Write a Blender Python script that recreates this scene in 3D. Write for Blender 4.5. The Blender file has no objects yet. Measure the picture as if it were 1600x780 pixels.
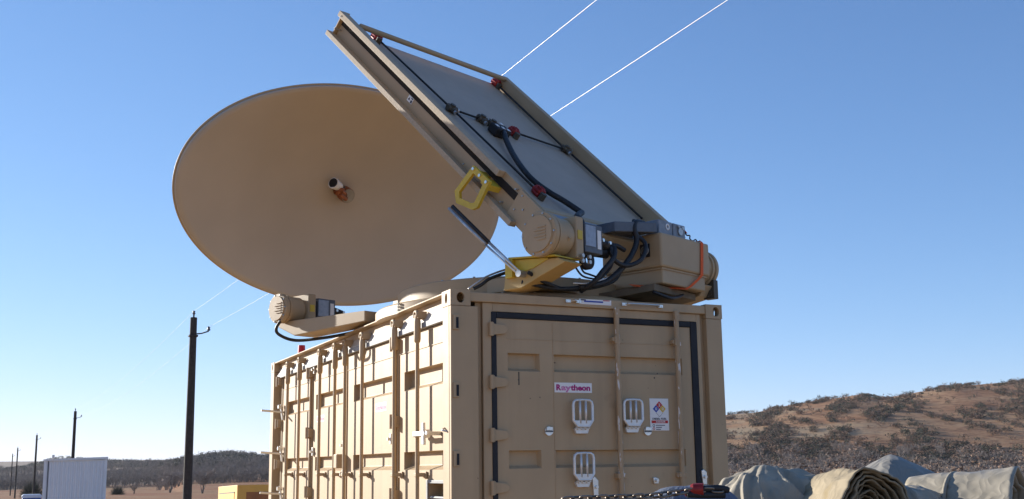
import bpy, bmesh, math, random
import numpy as np
from mathutils import Vector, Matrix, noise
random.seed(7); np.random.seed(7)
S = bpy.context.scene
COL = S.collection
R = math.radians

# ------------------------------------------------------------------ camera, sky, sun, exposure
CAM = Vector((-2.9006, -7.3056, 2.8999))
cd = bpy.data.cameras.new("camera"); co = bpy.data.objects.new("camera", cd); COL.objects.link(co)
rt, up, fw = Vector((.907259, -.420334, -.014167)), Vector((-.059099, -.160767, .985221)), Vector((.416399, .893014, .170699))
co.matrix_world = Matrix(((rt.x, up.x, -fw.x, CAM.x), (rt.y, up.y, -fw.y, CAM.y), (rt.z, up.z, -fw.z, CAM.z), (0, 0, 0, 1)))
cd.sensor_width = 36; cd.lens = 1673.97 / 1600 * 36; cd.shift_y = 48.65 / 1600
cd.clip_start = .05; cd.clip_end = 30000
S.camera = co
SUN_A, SUN_EL = R(58), R(16)            # sun stands to the left and behind the container
sun_dir = Vector((-math.cos(SUN_A) * math.cos(SUN_EL), math.sin(SUN_A) * math.cos(SUN_EL), math.sin(SUN_EL)))
W = bpy.data.worlds.new("World"); S.world = W; W.use_nodes = True
nt = W.node_tree; nt.nodes.clear()
sky = nt.nodes.new("ShaderNodeTexSky"); sky.sky_type = 'NISHITA'; sky.sun_disc = False
sky.sun_elevation = SUN_EL; sky.sun_rotation = math.atan2(sun_dir.x, sun_dir.y)
sky.altitude = 500; sky.air_density = .75; sky.dust_density = .0; sky.ozone_density = 3.6
bg = nt.nodes.new("ShaderNodeBackground"); bg.inputs[1].default_value = .114
wo = nt.nodes.new("ShaderNodeOutputWorld")
def vm(op, a, b):
    n = nt.nodes.new("ShaderNodeVectorMath"); n.operation = op; nt.links.new(a, n.inputs[0])
    if isinstance(b, tuple): n.inputs[1].default_value = b
    else: nt.links.new(b, n.inputs[1])
    return n.outputs[0]
den = vm('ADD', vm('MULTIPLY', sky.outputs[0], (.075, .100, .085)), (.88, .79, .68))   # gentle roll-off of the bright horizon, the same all round
nt.links.new(vm('DIVIDE', sky.outputs[0], den), bg.inputs[0]); nt.links.new(bg.outputs[0], wo.inputs[0])
sl = bpy.data.lights.new("sun", 'SUN'); sl.energy = 5.0; sl.angle = R(.53); sl.color = (1, .938, .84)
so = bpy.data.objects.new("sun", sl); COL.objects.link(so)
so.rotation_euler = sun_dir.to_track_quat('Z', 'Y').to_euler()
S.view_settings.view_transform = 'Standard'; S.view_settings.look = 'None'
S.view_settings.exposure = .85; S.view_settings.gamma = 1
S.cycles.max_bounces = 8; S.cycles.diffuse_bounces = 5

# ------------------------------------------------------------------ materials
def mat(name, col, rough=.6, metal=0, var=.08, scale=6, spots=None, chips=None, bump=0, bscale=80, streak=0, spec=.4, crumple=0):
    m = bpy.data.materials.new(name); m.use_nodes = True
    t = m.node_tree; b = t.nodes["Principled BSDF"]
    N, L = t.nodes.new, t.links.new
    b.inputs["Roughness"].default_value = rough; b.inputs["Metallic"].default_value = metal
    b.inputs["Specular IOR Level"].default_value = spec
    tc = N("ShaderNodeTexCoord")
    def nz(sc, det=5, mapping=None):
        n = N("ShaderNodeTexNoise"); n.inputs["Scale"].default_value = sc; n.inputs["Detail"].default_value = det
        if mapping:
            mp = N("ShaderNodeMapping"); mp.inputs["Scale"].default_value = mapping
            L(tc.outputs["Object"], mp.inputs[0]); L(mp.outputs[0], n.inputs["Vector"])
        else: L(tc.outputs["Object"], n.inputs["Vector"])
        return n
    def ramp(src, p0, p1):
        r = N("ShaderNodeMapRange"); r.inputs[1].default_value = p0; r.inputs[2].default_value = p1
        L(src, r.inputs[0]); return r.outputs[0]
    def mix(fac, a, c):
        x = N("ShaderNodeMix"); x.data_type = 'RGBA'
        L(fac, x.inputs["Factor"])
        for s, v in (("A", a), ("B", c)):
            i = [q for q in x.inputs if q.name == s and q.type == 'RGBA'][0]
            if isinstance(v, tuple): i.default_value = (*v[:3], 1)
            else: L(v, i)
        return [q for q in x.outputs if q.type == 'RGBA'][0]
    lo = tuple(c * (1 - var) for c in col); hi = tuple(min(1, c * (1 + var)) for c in col)
    cur = mix(ramp(nz(scale).outputs[0], .3, .7), lo, hi)
    if streak:
        cur = mix(ramp(nz(9, 4, (1, 1, .06)).outputs[0], .5, .9), cur, tuple(c * (1 - streak) for c in col))
    if spots:
        cur = mix(ramp(nz(spots[1]).outputs[0], spots[2], spots[2] + .08), cur, spots[0])
    if chips:
        f = ramp(nz(chips[1], 6, chips[3] if len(chips) > 3 else None).outputs[0], chips[2], chips[2] + .03)
        cur = mix(f, cur, chips[0])
    L(cur, b.inputs["Base Color"])
    rv = N("ShaderNodeMapRange"); rv.inputs[3].default_value = max(.05, rough - .08); rv.inputs[4].default_value = min(1, rough + .1)
    L(nz(scale * 3).outputs[0], rv.inputs[0]); L(rv.outputs[0], b.inputs["Roughness"])
    if crumple:
        vo = N("ShaderNodeTexVoronoi"); vo.feature = 'F1'; vo.inputs["Scale"].default_value = 8
        ds = N("ShaderNodeMix"); ds.data_type = 'VECTOR'; ds.inputs[0].default_value = .05
        nn = N("ShaderNodeTexNoise"); nn.inputs["Scale"].default_value = 5; L(tc.outputs["Object"], nn.inputs["Vector"])
        vi = [q for q in ds.inputs if q.type == 'VECTOR']; L(tc.outputs["Object"], vi[0]); L(nn.outputs["Color"], vi[1])
        L([q for q in ds.outputs if q.type == 'VECTOR'][0], vo.inputs["Vector"])
        bp = N("ShaderNodeBump"); bp.inputs["Strength"].default_value = crumple; bp.inputs["Distance"].default_value = .03
        L(vo.outputs["Distance"], bp.inputs["Height"]); L(bp.outputs[0], b.inputs["Normal"])
    elif bump:
        bp = N("ShaderNodeBump"); bp.inputs["Strength"].default_value = bump; bp.inputs["Distance"].default_value = .01
        L(nz(bscale).outputs[0], bp.inputs["Height"]); L(bp.outputs[0], b.inputs["Normal"])
    return m
TAN = (.45, .325, .192)
M = {
 'tan': mat('tan_paint', TAN, .55, var=.06, scale=2.5, streak=.17, spots=((.36, .25, .145), 3.1, .66), chips=((.17, .11, .065), 21, .735), bump=.06, bscale=220),
 'tan_bar': mat('worn_tan_bar', (.41, .29, .17), .5, var=.08, scale=8, chips=((.66, .64, .60), 34, .60, (1, 1, .22)), bump=.1, bscale=60),
 'tan_ant': mat('antenna_tan', (.44, .318, .185), .5, var=.05, scale=3, bump=.05, bscale=260),
 'tan_flange': mat('rough_tan_flange', (.45, .35, .235), .6, var=.10, scale=45, bump=.22, bscale=120),
 'mirror': mat('reflector_face_tan', (.46, .33, .19), .5, var=.04, scale=2),
 'dish': mat('dish_tan', (.48, .41, .325), .55, var=.05, scale=1.4, bump=.02, bscale=200),
 'skin': mat('panel_skin', (.42, .345, .265), .5, var=.07, scale=2.2, streak=.08),
 'shadetan': mat('shade_dark_tan', (.16, .12, .075), .7, var=.2, scale=9),  # tan with the shade under the deck plate put into the colour
 'dark': mat('dark_olive', (.085, .07, .05), .5, var=.15),
 'black': mat('black_rubber', (.018, .018, .02), .55, var=.2),
 'gasket': mat('black_gasket', (.012, .013, .018), .6, var=.2),
 'matteblack': mat('matte_rubber', (.035, .032, .03), .95, var=.2, spec=.05),
 'hose': mat('black_hose', (.02, .02, .022), .42, var=.3, scale=40, bump=.5, bscale=150),
 'greyseal': mat('grey_seal', (.33, .33, .33), .6, var=.12, scale=20),
 'palestrip': mat('pale_drip_strip', (.56, .52, .46), .5, var=.08, scale=12),
 'silver': mat('zinc_metal', (.72, .72, .70), .32, metal=.85, var=.10, scale=30),
 'bright': mat('bare_aluminium', (.70, .70, .69), .4, metal=.45, var=.06, scale=24),
 'steel': mat('dull_steel', (.45, .45, .45), .4, metal=.7, var=.15, scale=30),
 'yellow': mat('yellow_paint', (.62, .44, .045), .45, var=.10, scale=8),
 'bouncetan': mat('bounce_lit_tan', (.54, .36, .13), .5, var=.06, scale=5),  # arm tan with the warm sunlit bounce put into the colour
 'yellow2': mat('yellow_ochre_paint', (.72, .40, .085), .55, var=.06, scale=3, spots=((.50, .26, .09), 4, .66)),
 'red': mat('red_anodised', (.30, .022, .02), .35, metal=.2, var=.2, scale=30),
 'orange': mat('orange_webbing', (.80, .12, .025), .7, var=.10, scale=60, bump=.3, bscale=300),
 'beacon': mat('red_beacon', (.62, .012, .02), .35, var=.1),
 'drive': mat('grey_blue_drive', (.10, .115, .14), .42, var=.12, scale=20),
 'driveface': mat('blue_grey_label', (.30, .36, .45), .4, var=.15, scale=25),
 'boxgrey': mat('grey_connector', (.22, .25, .29), .45, var=.15, scale=25),
 'white': mat('white_print', (.80, .79, .77), .5, var=.03),
 'magenta': mat('magenta_print', (.42, .012, .17), .5, var=.05),
 'pinkp': mat('faded_pink_print', (.62, .22, .42), .5, var=.2, scale=60),
 'pinkf': mat('sun_bleached_pink', (.72, .25, .36), .5, var=.2, scale=60),
 'pblue': mat('blue_print', (.03, .07, .38), .5, var=.05), 'pred': mat('red_print', (.5, .02, .02), .5, var=.05),
 'pyel': mat('yellow_print', (.70, .46, .03), .5, var=.05), 'pdark': mat('dark_print', (.04, .03, .05), .5, var=.05),
 'copper': mat('copper_body', (.30, .10, .04), .35, metal=.5, var=.3, scale=60),
 'pole': mat('creosoted_pole', (.045, .036, .03), .8, var=.3, scale=10, streak=.3, bump=.4, bscale=30),
 'wire': mat('aluminium_wire', (.55, .54, .53), .4, metal=.3, var=.1),
 'shed': mat('white_shed_steel', (.72, .74, .76), .45, var=.05, scale=2, streak=.08),
 'potty': mat('blue_plastic', (.035, .13, .42), .4, var=.08), 'pottytop': mat('pale_plastic', (.66, .70, .76), .4, var=.05),
 'rust': mat('rusty_steel', (.22, .09, .05), .8, var=.3, scale=8),
 'darkorange': mat('dark_orange', (.34, .13, .045), .6, var=.15, scale=4),
 'canvas1': mat('tan_canvas', (.32, .285, .225), .85, var=.2, scale=7, spots=((.20, .175, .13), 5, .62), crumple=.25),
 'canvas2': mat('grey_canvas', (.30, .265, .205), .42, var=.2, scale=6, spots=((.22, .21, .19), 4, .62), crumple=.22),
 'canvas3': mat('olive_tan_canvas', (.265, .215, .14), .8, var=.22, scale=6, spots=((.24, .185, .10), 5, .6), crumple=.28),
 'canvas4': mat('slate_grey_canvas', (.255, .24, .21), .5, var=.15, scale=6, crumple=.3),
 'blue': mat('faded_blue_cloth', (.11, .135, .19), .8, var=.2, scale=12, bump=.3, bscale=200),
 'chain': mat('dark_chain_steel', (.20, .17, .14), .4, metal=.7, var=.35, scale=40),
 'wood': mat('weathered_wood', (.22, .16, .10), .85, var=.2, scale=10, streak=.3),
 'deck': mat('dark_green_truck', (.07, .075, .05), .6, var=.15), 'tyre': mat('tyre_rubber', (.02, .02, .02), .8, var=.2),
}

# ------------------------------------------------------------------ mesh builder
class MB:
    def __init__(s): s.v = []; s.f = []; s.sm = []
    def add(s, vs, fs, smooth=False):
        o = len(s.v); s.v += [tuple(p) for p in vs]
        for f in fs: s.f.append(tuple(i + o for i in f)); s.sm.append(smooth)
        return s
    def box(s, x0, x1, y0, y1, z0, z1):
        x0, x1 = min(x0, x1), max(x0, x1); y0, y1 = min(y0, y1), max(y0, y1); z0, z1 = min(z0, z1), max(z0, z1)
        return s.add([(x0, y0, z0), (x1, y0, z0), (x1, y1, z0), (x0, y1, z0), (x0, y0, z1), (x1, y0, z1), (x1, y1, z1), (x0, y1, z1)],
                     [(3, 2, 1, 0), (4, 5, 6, 7), (0, 1, 5, 4), (1, 2, 6, 5), (2, 3, 7, 6), (3, 0, 4, 7)])
    def prism(s, poly, ext):
        n = len(poly); a = [Vector(p) for p in poly]; e = Vector(ext); b = [p + e for p in a]
        nr = Vector((0, 0, 0))
        for i in range(n): nr += a[i].cross(a[(i + 1) % n])
        if nr.dot(e) > 0: a.reverse(); b.reverse()
        return s.add(a + b, [tuple(range(n)), tuple(range(2 * n - 1, n - 1, -1))] + [((i + 1) % n, i, n + i, n + (i + 1) % n) for i in range(n)])
    def cyl(s, p0, p1, r0, r1=None, n=20, caps=True):
        r1 = r0 if r1 is None else r1
        p0, p1 = Vector(p0), Vector(p1); d = (p1 - p0).normalized(); a = d.orthogonal().normalized(); b = d.cross(a)
        c = [a * math.cos(2 * math.pi * i / n) + b * math.sin(2 * math.pi * i / n) for i in range(n)]
        s.add([p0 + q * r0 for q in c] + [p1 + q * r1 for q in c], [(i, (i + 1) % n, n + (i + 1) % n, n + i) for i in range(n)], True)
        if caps: s.add([p0 + q * r0 for q in c], [tuple(range(n - 1, -1, -1))]); s.add([p1 + q * r1 for q in c], [tuple(range(n))])
        return s
    def tube(s, pts, r, n=8, closed=False):
        P = [Vector(p) for p in pts]; m = len(P)
        nrm = None; rings = []
        for i in range(m):
            if closed: t = (P[(i + 1) % m] - P[i - 1]).normalized()
            else: t = (P[min(i + 1, m - 1)] - P[max(i - 1, 0)]).normalized()
            nrm = t.orthogonal().normalized() if nrm is None else (nrm - t * nrm.dot(t)).normalized()
            b = t.cross(nrm); rr = r[i] if isinstance(r, (list, tuple)) else r
            rings.append([P[i] + (nrm * math.cos(2 * math.pi * k / n) + b * math.sin(2 * math.pi * k / n)) * rr for k in range(n)])
        vs = [q for g in rings for q in g]; fs = []
        for i in range(m if closed else m - 1):
            j = (i + 1) % m
            fs += [(i * n + k, i * n + (k + 1) % n, j * n + (k + 1) % n, j * n + k) for k in range(n)]
        if not closed: fs += [tuple(range(n - 1, -1, -1)), tuple(range((m - 1) * n, m * n))]
        return s.add(vs, fs, True)
    def revolve(s, prof, c, axis, n=48, smooth=True):
        c = Vector(c); d = Vector(axis).normalized(); a = d.orthogonal().normalized(); b = d.cross(a); m = len(prof)
        vs = [c + d * h + (a * math.cos(2 * math.pi * i / n) + b * math.sin(2 * math.pi * i / n)) * r for i in range(n) for r, h in prof]
        fs = [(i * m + k, ((i + 1) % n) * m + k, ((i + 1) % n) * m + k + 1, i * m + k + 1) for i in range(n) for k in range(m - 1)]
        return s.add(vs, fs, smooth)
    def mesh(s, name):
        me = bpy.data.meshes.new(name); me.from_pydata(s.v, [], s.f)
        me.polygons.foreach_set('use_smooth', s.sm); me.update(); return me
    def build(s, name, m, parent=None, bev=0, label=None, loc=None):
        me = s.mesh(name); me.materials.append(M[m] if isinstance(m, str) else m)
        o = bpy.data.objects.new(name, me); COL.objects.link(o); o.parent = parent
        if loc is not None: o.location = loc
        if bev:
            b = o.modifiers.new('bevel', 'BEVEL'); b.width = bev; b.segments = 2; b.limit_method = 'ANGLE'; b.angle_limit = R(40)
            b.harden_normals = False
        if label: o['label'] = label
        return o
def smooth_pts(pts, k=6):
    P = [Vector(p) for p in pts]; P = [2 * P[0] - P[1]] + P + [2 * P[-1] - P[-2]]; out = []
    for i in range(1, len(P) - 2):
        a, b, c, d = P[i - 1:i + 3]
        for j in range(k):
            t = j / k
            out.append(.5 * (2 * b + (c - a) * t + (2 * a - 5 * b + 4 * c - d) * t * t + (3 * b - a - 3 * c + d) * t ** 3))
    return out + [P[-2]]
def thing(name, label, cat, loc=(0, 0, 0), rotz=0, group=None):
    o = bpy.data.objects.new(name, None); COL.objects.link(o); o.empty_display_size = .2
    o.location = loc; o.rotation_euler = (0, 0, rotz); return tag(o, label, cat, group)
def tag(o, label, cat, group=None):
    o['label'] = label; o['category'] = cat
    if group: o['group'] = group
    return o
def inst(src, parent, loc, rot=(0, 0, 0), scale=None, label=None):
    c = src.copy(); COL.objects.link(c); c.parent = parent; c.location = loc; c.rotation_euler = rot
    if scale: c.scale = scale
    if label: c['label'] = label
    return c
def text_part(txt, size, m, parent, origin, right, upv, bold=.004, width=None, name='lettering'):
    cu = bpy.data.curves.new(name, 'FONT'); cu.body = txt; cu.size = 1; cu.extrude = .01; cu.offset = bold; cu.resolution_u = 3
    tmp = bpy.data.objects.new(name, cu); me = bpy.data.meshes.new_from_object(tmp)
    bpy.data.objects.remove(tmp); bpy.data.curves.remove(cu)
    xs = [v.co.x for v in me.vertices]; x0, x1 = min(xs), max(xs)
    sx = (width / (x1 - x0)) if width else size
    r, u = Vector(right), Vector(upv); nn = r.cross(u)
    for v in me.vertices: v.co = r * ((v.co.x - x0) * sx) + u * (v.co.y * size) + nn * (v.co.z * .06 + .0006)
    me.name = name; me.materials.append(M[m]); o = bpy.data.objects.new(name, me); COL.objects.link(o); o.parent = parent; o.location = origin
    return o

def pocket_face(mb, u0, u1, z0, z1, pockets, f):
    """flat face u0..u1 x z0..z1 with pressed pockets; f(u, z, depth) -> point; pocket = (u0,u1,z0,z1,depth, insetL, insetR, insetBottom, insetTop)"""
    us = sorted({u0, u1, *[p[0] for p in pockets], *[p[1] for p in pockets]}); zs = sorted({z0, z1, *[p[2] for p in pockets], *[p[3] for p in pockets]})
    for i in range(len(us) - 1):
        for k in range(len(zs) - 1):
            um, zm = (us[i] + us[i + 1]) / 2, (zs[k] + zs[k + 1]) / 2
            if any(p[0] < um < p[1] and p[2] < zm < p[3] for p in pockets): continue
            mb.add([f(us[i], zs[k], 0), f(us[i + 1], zs[k], 0), f(us[i + 1], zs[k + 1], 0), f(us[i], zs[k + 1], 0)], [(0, 1, 2, 3)])
    for a, b, c, d, dep, il, ir, ib, it in pockets:
        o = [f(a, c, 0), f(b, c, 0), f(b, d, 0), f(a, d, 0)]; n = [f(a + il, c + ib, dep), f(b - ir, c + ib, dep), f(b - ir, d - it, dep), f(a + il, d - it, dep)]
        mb.add(o + n, [(0, 1, 5, 4), (1, 2, 6, 5), (2, 3, 7, 6), (3, 0, 4, 7), (4, 5, 6, 7)])

# ------------------------------------------------------------------ terrain
RIDGE = [(-60, .6), (-20, .5), (-.34, .05), (.76, .26), (1.59, .54), (2.3, .71), (3.02, .67), (3.9, .57), (5.4, .46), (7.22, .34), (7.68, .26), (8.14, .33), (9.06, .58), (10.16, .69), (11.12, .61), (11.92, .40), (13.21, .40), (18.14, .713), (28.26, 1.407), (36.3, 2.487), (37.61, 2.555), (39.56, 2.93), (42.73, 3.32), (43.93, 3.06), (45.47, 3.288), (47.56, 3.585), (50.42, 3.707), (56, 3.9), (70, 3), (100, 1), (180, .6)]
RDIST = [(-60, 1500), (-20, 1500), (0, 1250), (7, 1100), (8, 760), (13, 720), (20, 740), (30, 700), (36, 690), (43, 720), (52, 820), (70, 900), (180, 1200)]
ra, re = np.array(RIDGE).T; da, dd = np.array(RDIST).T
res_ = np.array([np.mean(np.interp(np.linspace(a - 6, a + 6, 25), ra, re)) for a in ra])
def hnoise(x, y, s): return noise.noise(Vector((x * s, y * s, 3.1)))
def ground_z(x, y):
    dx, dy = x - CAM.x, y - CAM.y; d = math.hypot(dx, dy); az = math.degrees(math.atan2(dx, dy))
    el = float(np.interp(az, ra, re)); D = float(np.interp(az, da, dd)); els = float(np.interp(az, ra, res_)); zr = CAM.z + D * math.tan(R(el))
    base = -.0105 * max(0, min(d, 430) - 35)
    if d <= 40: return 0.0
    b = D * .42
    if d < b: z = base
    elif d < D: t = (d - b) / (D - b); t = t * t * (3 - 2 * t) * .62 + t * .38; z = base + (CAM.z + D * math.tan(R(els + (el - els) * t ** 4)) - base) * t
    else:
        t = min(1, (d - D) / 1200); far = CAM.z + d * math.tan(R(.565)) if d > 2400 else 0
        z = zr - (zr + 6) * t * t * (3 - 2 * t)
        if d > 2400: z = z + (far - z) * min(1, (d - 2400) / 800)
        if d > 4200: z = CAM.z + 4200 * math.tan(R(.565)) - (d - 4200) * .02
    amp = min(1, max(0, (d - 200) / 400)) * (0.0 if d > D * 1.02 else 1)
    fade = 1 - min(1, max(0, (d - D * .85) / (D * .15)))
    return z + amp * (1.6 * hnoise(x, y, .013) + .8 * hnoise(x, y, .035)) * (.25 + .75 * fade)
az = np.concatenate([np.arange(-180, -12, 4.0), np.arange(-12, -2, .5), np.arange(-2, 54, .16), np.arange(54, 70, .5), np.arange(70, 180, 4.0)])
rr_ = np.concatenate([[0.0], np.geomspace(6, 300, 44), np.arange(312, 900, 11.0), np.geomspace(905, 5200, 34), [7000, 12000]])
na, nr = len(az), len(rr_)
vv = []; cover = []; padv = []; rustv = []
for d in rr_:
    for a in az:
        x, y = CAM.x + d * math.sin(R(a)), CAM.y + d * math.cos(R(a))
        vv.append((x, y, ground_z(x, y)))
        D = float(np.interp(a, da, dd)); w = 0.0
        if a < 8: w = min(1, max(0, (d - 480) / 60))
        elif a < 34: w = min(1, max(0, (d - 430) / 50))
        else: w = min(1, max(0, (d - 205) / 30)) * (1 - min(1, max(0, (d - 380) / 60)))
        if a < 8 and d > 1500: w = .75
        cover.append(w); rustv.append((1.0 if a < 20 else max(0, 1 - (a - 20) / 8)) * min(1, max(0, (1000 - d) / 300))); padv.append(1 - min(1, max(0, (math.hypot(x, y - 3) - 34) / 6)))
ff = [(i * na + j, i * na + (j + 1) % na, (i + 1) * na + (j + 1) % na, (i + 1) * na + j) for i in range(nr - 1) for j in range(na)]
me = bpy.data.meshes.new('ground'); me.from_pydata(vv, [], [f[::-1] for f in ff]); me.polygons.foreach_set('use_smooth', [True] * len(ff))
at = me.attributes.new('cover', 'FLOAT', 'POINT'); at.data.foreach_set('value', cover); at = me.attributes.new('rust', 'FLOAT', 'POINT'); at.data.foreach_set('value', rustv); at = me.attributes.new('bounce_pad', 'FLOAT', 'POINT'); at.data.foreach_set('value', padv)
gm = bpy.data.materials.new('prairie'); gm.use_nodes = True; t = gm.node_tree; b = t.nodes['Principled BSDF']; b.inputs['Roughness'].default_value = .95; b.inputs['Specular IOR Level'].default_value = .1
def gn(sc, det=6):
    n = t.nodes.new('ShaderNodeTexNoise'); n.inputs['Scale'].default_value = sc; n.inputs['Detail'].default_value = det
    g = t.nodes.new('ShaderNodeNewGeometry'); t.links.new(g.outputs['Position'], n.inputs['Vector']); return n.outputs[0]
def gmix(fac, a, c):
    x = t.nodes.new('ShaderNodeMix'); x.data_type = 'RGBA'; t.links.new(fac, x.inputs['Factor'])
    for nm, v in (('A', a), ('B', c)):
        i = [q for q in x.inputs if q.name == nm and q.type == 'RGBA'][0]
        if isinstance(v, tuple): i.default_value = (*v, 1)
        else: t.links.new(v, i)
    return [q for q in x.outputs if q.type == 'RGBA'][0]
def gr(src, a, c):
    r = t.nodes.new('ShaderNodeMapRange'); r.inputs[1].default_value = a; r.inputs[2].default_value = c; t.links.new(src, r.inputs[0]); return r.outputs[0]
cur = gmix(gr(gn(.03), .35, .65), (.30, .155, .08), (.38, .235, .13))
cur = gmix(gr(gn(.25), .45, .75), cur, (.13, .06, .034))
cur = gmix(gr(gn(.011), .56, .64), cur, (.33, .24, .15))
ru = t.nodes.new('ShaderNodeAttribute'); ru.attribute_name = 'rust'
cur = gmix(ru.outputs['Fac'], cur, gmix(gr(gn(.05), .35, .65), gmix(gr(gn(.6), .4, .7), (.26, .105, .05), (.19, .075, .04)), (.28, .165, .085)))
ca = t.nodes.new('ShaderNodeAttribute'); ca.attribute_name = 'cover'
wood = gmix(gr(gn(.08), .3, .7), (.15, .115, .09), (.20, .14, .105))
cur = gmix(ca.outputs['Fac'], cur, wood); pa = t.nodes.new('ShaderNodeAttribute'); pa.attribute_name = 'bounce_pad'; cur = gmix(pa.outputs['Fac'], cur, gmix(gr(gn(3), .3, .7), (.53, .345, .19), (.45, .285, .15))); t.links.new(cur, b.inputs['Base Color'])  # unseen bright pad round the container, added to throw warm light into the shade
bp = t.nodes.new('ShaderNodeBump'); bp.inputs['Strength'].default_value = .6; bp.inputs['Distance'].default_value = .5; t.links.new(gn(1.2), bp.inputs['Height']); t.links.new(bp.outputs[0], b.inputs['Normal'])
me.materials.append(gm); go = bpy.data.objects.new('ground', me); COL.objects.link(go); go['kind'] = 'structure'; go['label'] = 'dry reddish prairie grass rising to low wooded hills'

# ------------------------------------------------------------------ vegetation
M['twig'] = mat('bare_twigs', (.25, .205, .175), .9, var=.25, scale=.3)
M['brownleaf'] = mat('brown_oak_leaves', (.20, .125, .085), .9, var=.3, scale=.3)
M['cedar'] = mat('dark_scrub_leaves', (.075, .073, .05), .9, var=.4, scale=.3)
M['bark'] = mat('bark', (.09, .075, .06), .9, var=.2, scale=2)
def twig_tree(rng, n, up_bias=1.0, wid=.05, blob=.8, length=.45):
    """bare crown of unit height: thin tapering slivers springing from a spreading set of limbs"""
    V, F = [], []
    def sliver(p, q, w):
        d = q - p; s_ = np.cross(d, rng.normal(size=3)); s_ = s_ / (np.linalg.norm(s_) + 1e-9) * w
        o = len(V); V.extend([p - s_, p + s_, q]); F.append((o, o + 1, o + 2))
    base = np.array([0, 0, 0.0]); limbs = []
    for k in range(5):
        a = rng.uniform(0, 6.28); tip = np.array([math.cos(a) * .28 * blob, math.sin(a) * .28 * blob, rng.uniform(.45, .8)])
        mid = np.array([tip[0] * .3, tip[1] * .3, tip[2] * .45]); sliver(base, mid + (tip - mid) * .2, .022); sliver(mid, tip, .014); limbs.append((mid, tip))
    for k in range(n):
        m_, tp = limbs[rng.integers(5)]; p = m_ + (tp - m_) * rng.uniform(0, 1)
        a = rng.uniform(0, 6.28); d = np.array([math.cos(a) * .75, math.sin(a) * .75, up_bias * rng.uniform(-.1, 1)]); d /= np.linalg.norm(d)
        sliver(p, p + d * rng.uniform(.5, 1) * length, wid * rng.uniform(.4, 1))
    return np.array(V), np.array(F)
def leaf_bush(rng, n, size=.12, h=.8, w=.55, cl=7):
    """unit shrub: leaf-sized faces gathered in several uneven clumps"""
    V, F = [], []
    cs = [np.array([rng.uniform(-1, 1) * w * .6, rng.uniform(-1, 1) * w * .6, rng.uniform(.18, h * .8)]) for _ in range(cl)]
    rs = [rng.uniform(.16, .34) for _ in cs]
    for k in range(n):
        i = rng.integers(cl); d = rng.normal(size=3); d /= np.linalg.norm(d)
        p = cs[i] + d * rs[i] * rng.uniform(.55, 1.05); p[2] = max(.02, p[2])
        a = rng.normal(size=3); a /= np.linalg.norm(a); c = np.cross(a, rng.normal(size=3)); c /= np.linalg.norm(c) + 1e-9
        s_ = size * rng.uniform(.5, 1.2); o = len(V); V.extend([p - a * s_, p + a * s_ * .8 + c * s_ * .4, p + c * s_]); F.append((o, o + 1, o + 2))
    return np.array(V), np.array(F)
def to_mesh(name, V, F, m):
    me = bpy.data.meshes.new(name); me.vertices.add(len(V)); me.vertices.foreach_set('co', V.astype(np.float32).ravel())
    me.loops.add(len(F) * 3); me.loops.foreach_set('vertex_index', F.astype(np.int32).ravel())
    me.polygons.add(len(F)); me.polygons.foreach_set('loop_start', np.arange(0, len(F) * 3, 3, dtype=np.int32))
    me.update(calc_edges=True); me.materials.append(M[m]); return me
def scatter(name, label, variants, places, m):
    Vs, Fs, o = [], [], 0
    rng = np.random.default_rng(5)
    for x, y, z, w, h in places:
        V, F = variants[rng.integers(len(variants))]; a = rng.uniform(0, 6.28); c, s_ = math.cos(a), math.sin(a)
        X = (V[:, 0] * c - V[:, 1] * s_) * w + x; Y = (V[:, 0] * s_ + V[:, 1] * c) * w + y
        Vs.append(np.stack([X, Y, V[:, 2] * h + z], 1)); Fs.append(F + o); o += len(V)
    if not Vs: return
    ob = bpy.data.objects.new(name, to_mesh(name, np.concatenate(Vs), np.concatenate(Fs), m)); COL.objects.link(ob)
    ob['kind'] = 'stuff'; ob['label'] = label; return ob
rng = np.random.default_rng(11)
TW = [twig_tree(rng, 120, 1.3, .011, .8, .24) for _ in range(6)]
BU = [leaf_bush(rng, 60, .13) for _ in range(6)]
def polar(a, d):
    x, y = CAM.x + d * math.sin(R(a)), CAM.y + d * math.cos(R(a)); return x, y, ground_z(x, y) - .15
woods, brown, dense, scrub = [], [], [], []
for k in range(3600):                                       # bare woods filling the valley on the left
    a = rng.uniform(-2, 14); D = float(np.interp(a, da, dd)); lo_ = 500 if a < 6.8 else 420
    d = lo_ + (min(D, 1000) - lo_) * rng.uniform(0, 1) ** 1.2
    if d > 700 and rng.uniform() < .35: continue
    h = rng.uniform(3.8, 7.5); woods.append((*polar(a, d), h * rng.uniform(.8, 1.1), h))
for k in range(900):                                        # leafy dark growth over the round hill
    a = rng.uniform(7.4, 14); D = float(np.interp(a, da, dd)); d = rng.uniform(D * .72, D * .995); h = rng.uniform(3, 6)
    dense.append((*polar(a, d), h * 1.2, h))
for k in range(600):                                        # left ridge scrub
    a = rng.uniform(-1, 8); D = float(np.interp(a, da, dd)); d = rng.uniform(D * .75, D)
    h = rng.uniform(2, 4.5); dense.append((*polar(a, d), h * 1.5, h))
for k in range(1500):                                       # the same woods carry on behind the container
    a = rng.uniform(14, 33); d = 300 + 330 * rng.uniform(0, 1); h = rng.uniform(3.2, 6.5); woods.append((*polar(a, d), h * rng.uniform(.9, 1.2), h))
for k in range(5200):                                       # bare woods below the hill on the right
    a = rng.uniform(33, 54); d = 215 + 215 * rng.uniform(0, 1) ** .8
    if d > 360 and hnoise(a * 9, d * .2, .12) < (d - 400) / 160: continue
    h = rng.uniform(2.6, 5.2); (woods if rng.uniform() < .8 else brown).append((*polar(a, d), h * rng.uniform(.9, 1.3), h))
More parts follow.
